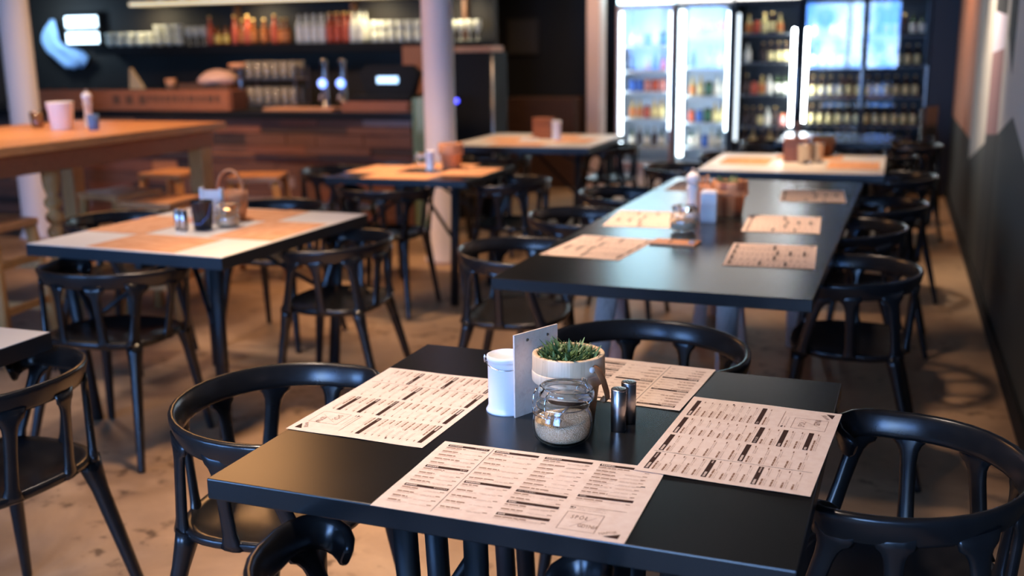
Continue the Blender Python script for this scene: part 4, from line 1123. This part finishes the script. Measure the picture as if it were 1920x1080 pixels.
fridge(-2.17, -1.595, 'second and brightest white lit fridge from the left', (.42, .68, .955, 1.25), fr_black, fr_white, head_p, ((-.228, .33, 1.82, .022, tube_s), (.242, .6, 1.8, .007, tube_s)))
fridge(-1.58, -.925, 'third fridge with dark interior and bright tube on right', (.42, .645, .97, 1.29, 1.58), fr_black, fr_black, head_p, ((.268, .66, 1.62, .013, tube_w), (-.285, .50, 1.78, .016, tube_d)), shelf_m=shelf_d)
fridge(-.90, .285, 'widest fridge with two glass doors full of bottles', (.42, .665, .95, 1.245, 1.54), fr_black, fr_black, None, ((-.553, .70, 1.62, .010, tube_w),), doors=2, shelf_m=shelf_d, glass_m=pane_mat('door_glass_mirror', refl=.6))
struct('trim_1', B().box(.29, XR, 10.95, 11.2, 0, ZC), fr_black)
struct('trim_2', B().box(-2.84, .285, 11.0, 11.7, 2.585, ZC), fr_black)
FB = {
    'beer_gold': bottle_mesh('beer_bottle', .205, .031, ('g_brown', 'l_cream', 'c_gold'), 12),
    'beer_white': bottle_mesh('beer_bottle', .205, .031, ('g_green', 'l_white', 'c_black'), 12),
    'beer_dark': bottle_mesh('beer_bottle', .20, .031, ('g_brown', 'l_dark', 'c_gold'), 12),
    'juice_orange': bottle_mesh('juice_bottle', .19, .034, ('g_yellow', 'l_orange', 'c_gold'), 12),
    'juice_yellow': bottle_mesh('juice_bottle', .20, .036, ('g_yellow', 'l_cream', 'c_gold'), 12),
    'can_blue': bottle_mesh('drink_can', .13, .034, ('g_blue', 'l_blue', 'c_black'), 12, neck=.1),
    'can_red': bottle_mesh('drink_can', .13, .034, ('g_red', 'l_red', 'c_black'), 12, neck=.1),
    'can_pink': bottle_mesh('drink_can', .13, .034, ('g_red', 'l_pink', 'c_gold'), 12, neck=.1),
    'jar_green': bottle_mesh('drink_can', .15, .040, ('g_green', 'l_green', 'c_black'), 12, neck=.1),
    'water': bottle_mesh('water_bottle', .205, .033, ('g_clear', 'l_white', 'c_black'), 12),
}
DESC = {'beer_gold': ('brown beer bottle with cream label', 'beer_bottle', 'bottle'), 'beer_white': ('green beer bottle with white label', 'beer_bottle', 'bottle'), 'beer_dark': ('brown beer bottle with dark label', 'beer_bottle', 'bottle'),
        'juice_orange': ('orange labelled juice bottle', 'juice_bottle', 'bottle'), 'juice_yellow': ('yellow juice bottle', 'juice_bottle', 'bottle'), 'can_blue': ('blue drink can', 'drink_can', 'can'), 'can_red': ('red drink can', 'drink_can', 'can'),
        'can_pink': ('pink drink can', 'drink_can', 'can'), 'jar_green': ('green drink can', 'drink_can', 'can'), 'water': ('clear water bottle', 'water_bottle', 'bottle')}
def stock(x0, x1, z, seq, where, step, rows=1, y=.17):
    x = x0+.05; i = 0
    while x < x1-.04:
        k = seq[i % len(seq)]
        if k:
            for r_ in range(rows):
                d = DESC[k]
                place(FB[k], d[1], x, FY0+y+.09*r_, z+.0004, d[0]+' '+where, d[2], 'drinks '+where)
        x += step; i += 1
a, b = -2.70, -2.23
A_ = 'in leftmost fridge'
stock(a, b, 1.475, ['juice_yellow', 'juice_yellow', 'can_blue', 'juice_yellow', 'jar_green', None], 'on top shelf '+A_, .08)
stock(a, b, 1.215, ['beer_dark', None, 'juice_orange', 'beer_dark', 'can_red', 'water'], 'on second shelf '+A_, .08)
stock(a, b, 1.0, ['can_blue', 'can_blue', 'can_pink', 'can_red', 'can_pink', None], 'on third shelf '+A_, .08)
stock(a, b, .72, ['juice_orange', 'juice_orange', 'can_red', 'juice_yellow', 'juice_yellow', 'juice_yellow'], 'on fourth shelf '+A_, .078)
stock(a, b, .42, ['beer_white', 'beer_dark'], 'on bottom shelf '+A_, .08)
a, b = -2.06, -1.62
A_ = 'in the brightest fridge'
stock(a, b, 1.25, ['beer_dark', None, 'water', 'water', 'water'], 'on second shelf '+A_, .085)
stock(a, b, .955, ['juice_orange', 'juice_yellow', 'jar_green', 'water', 'water'], 'on third shelf '+A_, .085)
stock(a, b, .68, ['can_red', 'can_blue', 'jar_green', 'juice_yellow', 'juice_yellow'], 'on fourth shelf '+A_, .082)
stock(a, b, .42, ['beer_white', 'water', 'can_blue', 'water', 'beer_white', 'water'], 'on bottom shelf '+A_, .072)
sh = obj('hanging_rack', B().box(-.24, .24, .10, .5, -.012, 0), shelf_w, loc=(-1.875, FY0, 1.60)); tag(sh, 'white top shelf tray inside the brightest fridge', 'tray')
stock(a, b, 1.60, ['can_pink', 'can_red'], 'on top tray '+A_, .085)
a, b = -1.50, -1.02
A_ = 'in third fridge'
stock(a, b, 1.58, ['juice_orange', 'can_red', 'juice_yellow', 'beer_gold'], 'on top shelf '+A_, .078)
stock(a, b, 1.29, ['water', None, 'beer_dark', 'beer_gold', 'beer_gold', 'beer_gold'], 'on second shelf '+A_, .076)
stock(a, b, .97, ['beer_dark', 'can_red', 'juice_orange', 'water', 'beer_white', 'beer_white'], 'on third shelf '+A_, .076)
stock(a, b, .645, ['beer_dark', 'beer_dark', 'beer_gold', 'water', 'beer_dark', 'can_pink'], 'on fourth shelf '+A_, .074)
stock(a, b, .42, ['beer_dark', 'juice_yellow'], 'on bottom shelf '+A_, .085)
a, b = -.84, .25
A_ = 'in the widest fridge'
stock(a, b, 1.54, ['beer_white', 'beer_dark', 'beer_white'], 'on top shelf '+A_, .083)
stock(a, b, 1.245, ['beer_gold'], 'on second shelf '+A_, .088)
stock(a, b, .95, ['beer_gold'], 'on third shelf '+A_, .088)
stock(a, b, .665, ['beer_gold'], 'on fourth shelf '+A_, .088)
stock(a, b, .42, ['beer_white', 'beer_dark'], 'on bottom shelf '+A_, .085)
# dark high chair by the right wall
hc = thing('high_chair', 'dark high chair by the right wall near the fridges', 'high chair', (.14, 9.3, 0), R(70))
for sx in (-1, 1):
    for sy in (-1, 1): obj('leg', B().tube([(sx*.13, sy*.13, .95 if sy < 0 else .62), (sx*.20, sy*.20, 0)], .018, seg=8, power=.5), black_plastic, hc)
obj('seat', B().box(-.16, .16, -.15, .15, .53, .555), dark_wood, hc); obj('backrest', B().box(-.15, .15, -.16, -.135, .72, .96), black_plastic, hc); obj('tray', B().box(-.2, .2, .1, .3, .66, .685), black_plastic, hc)
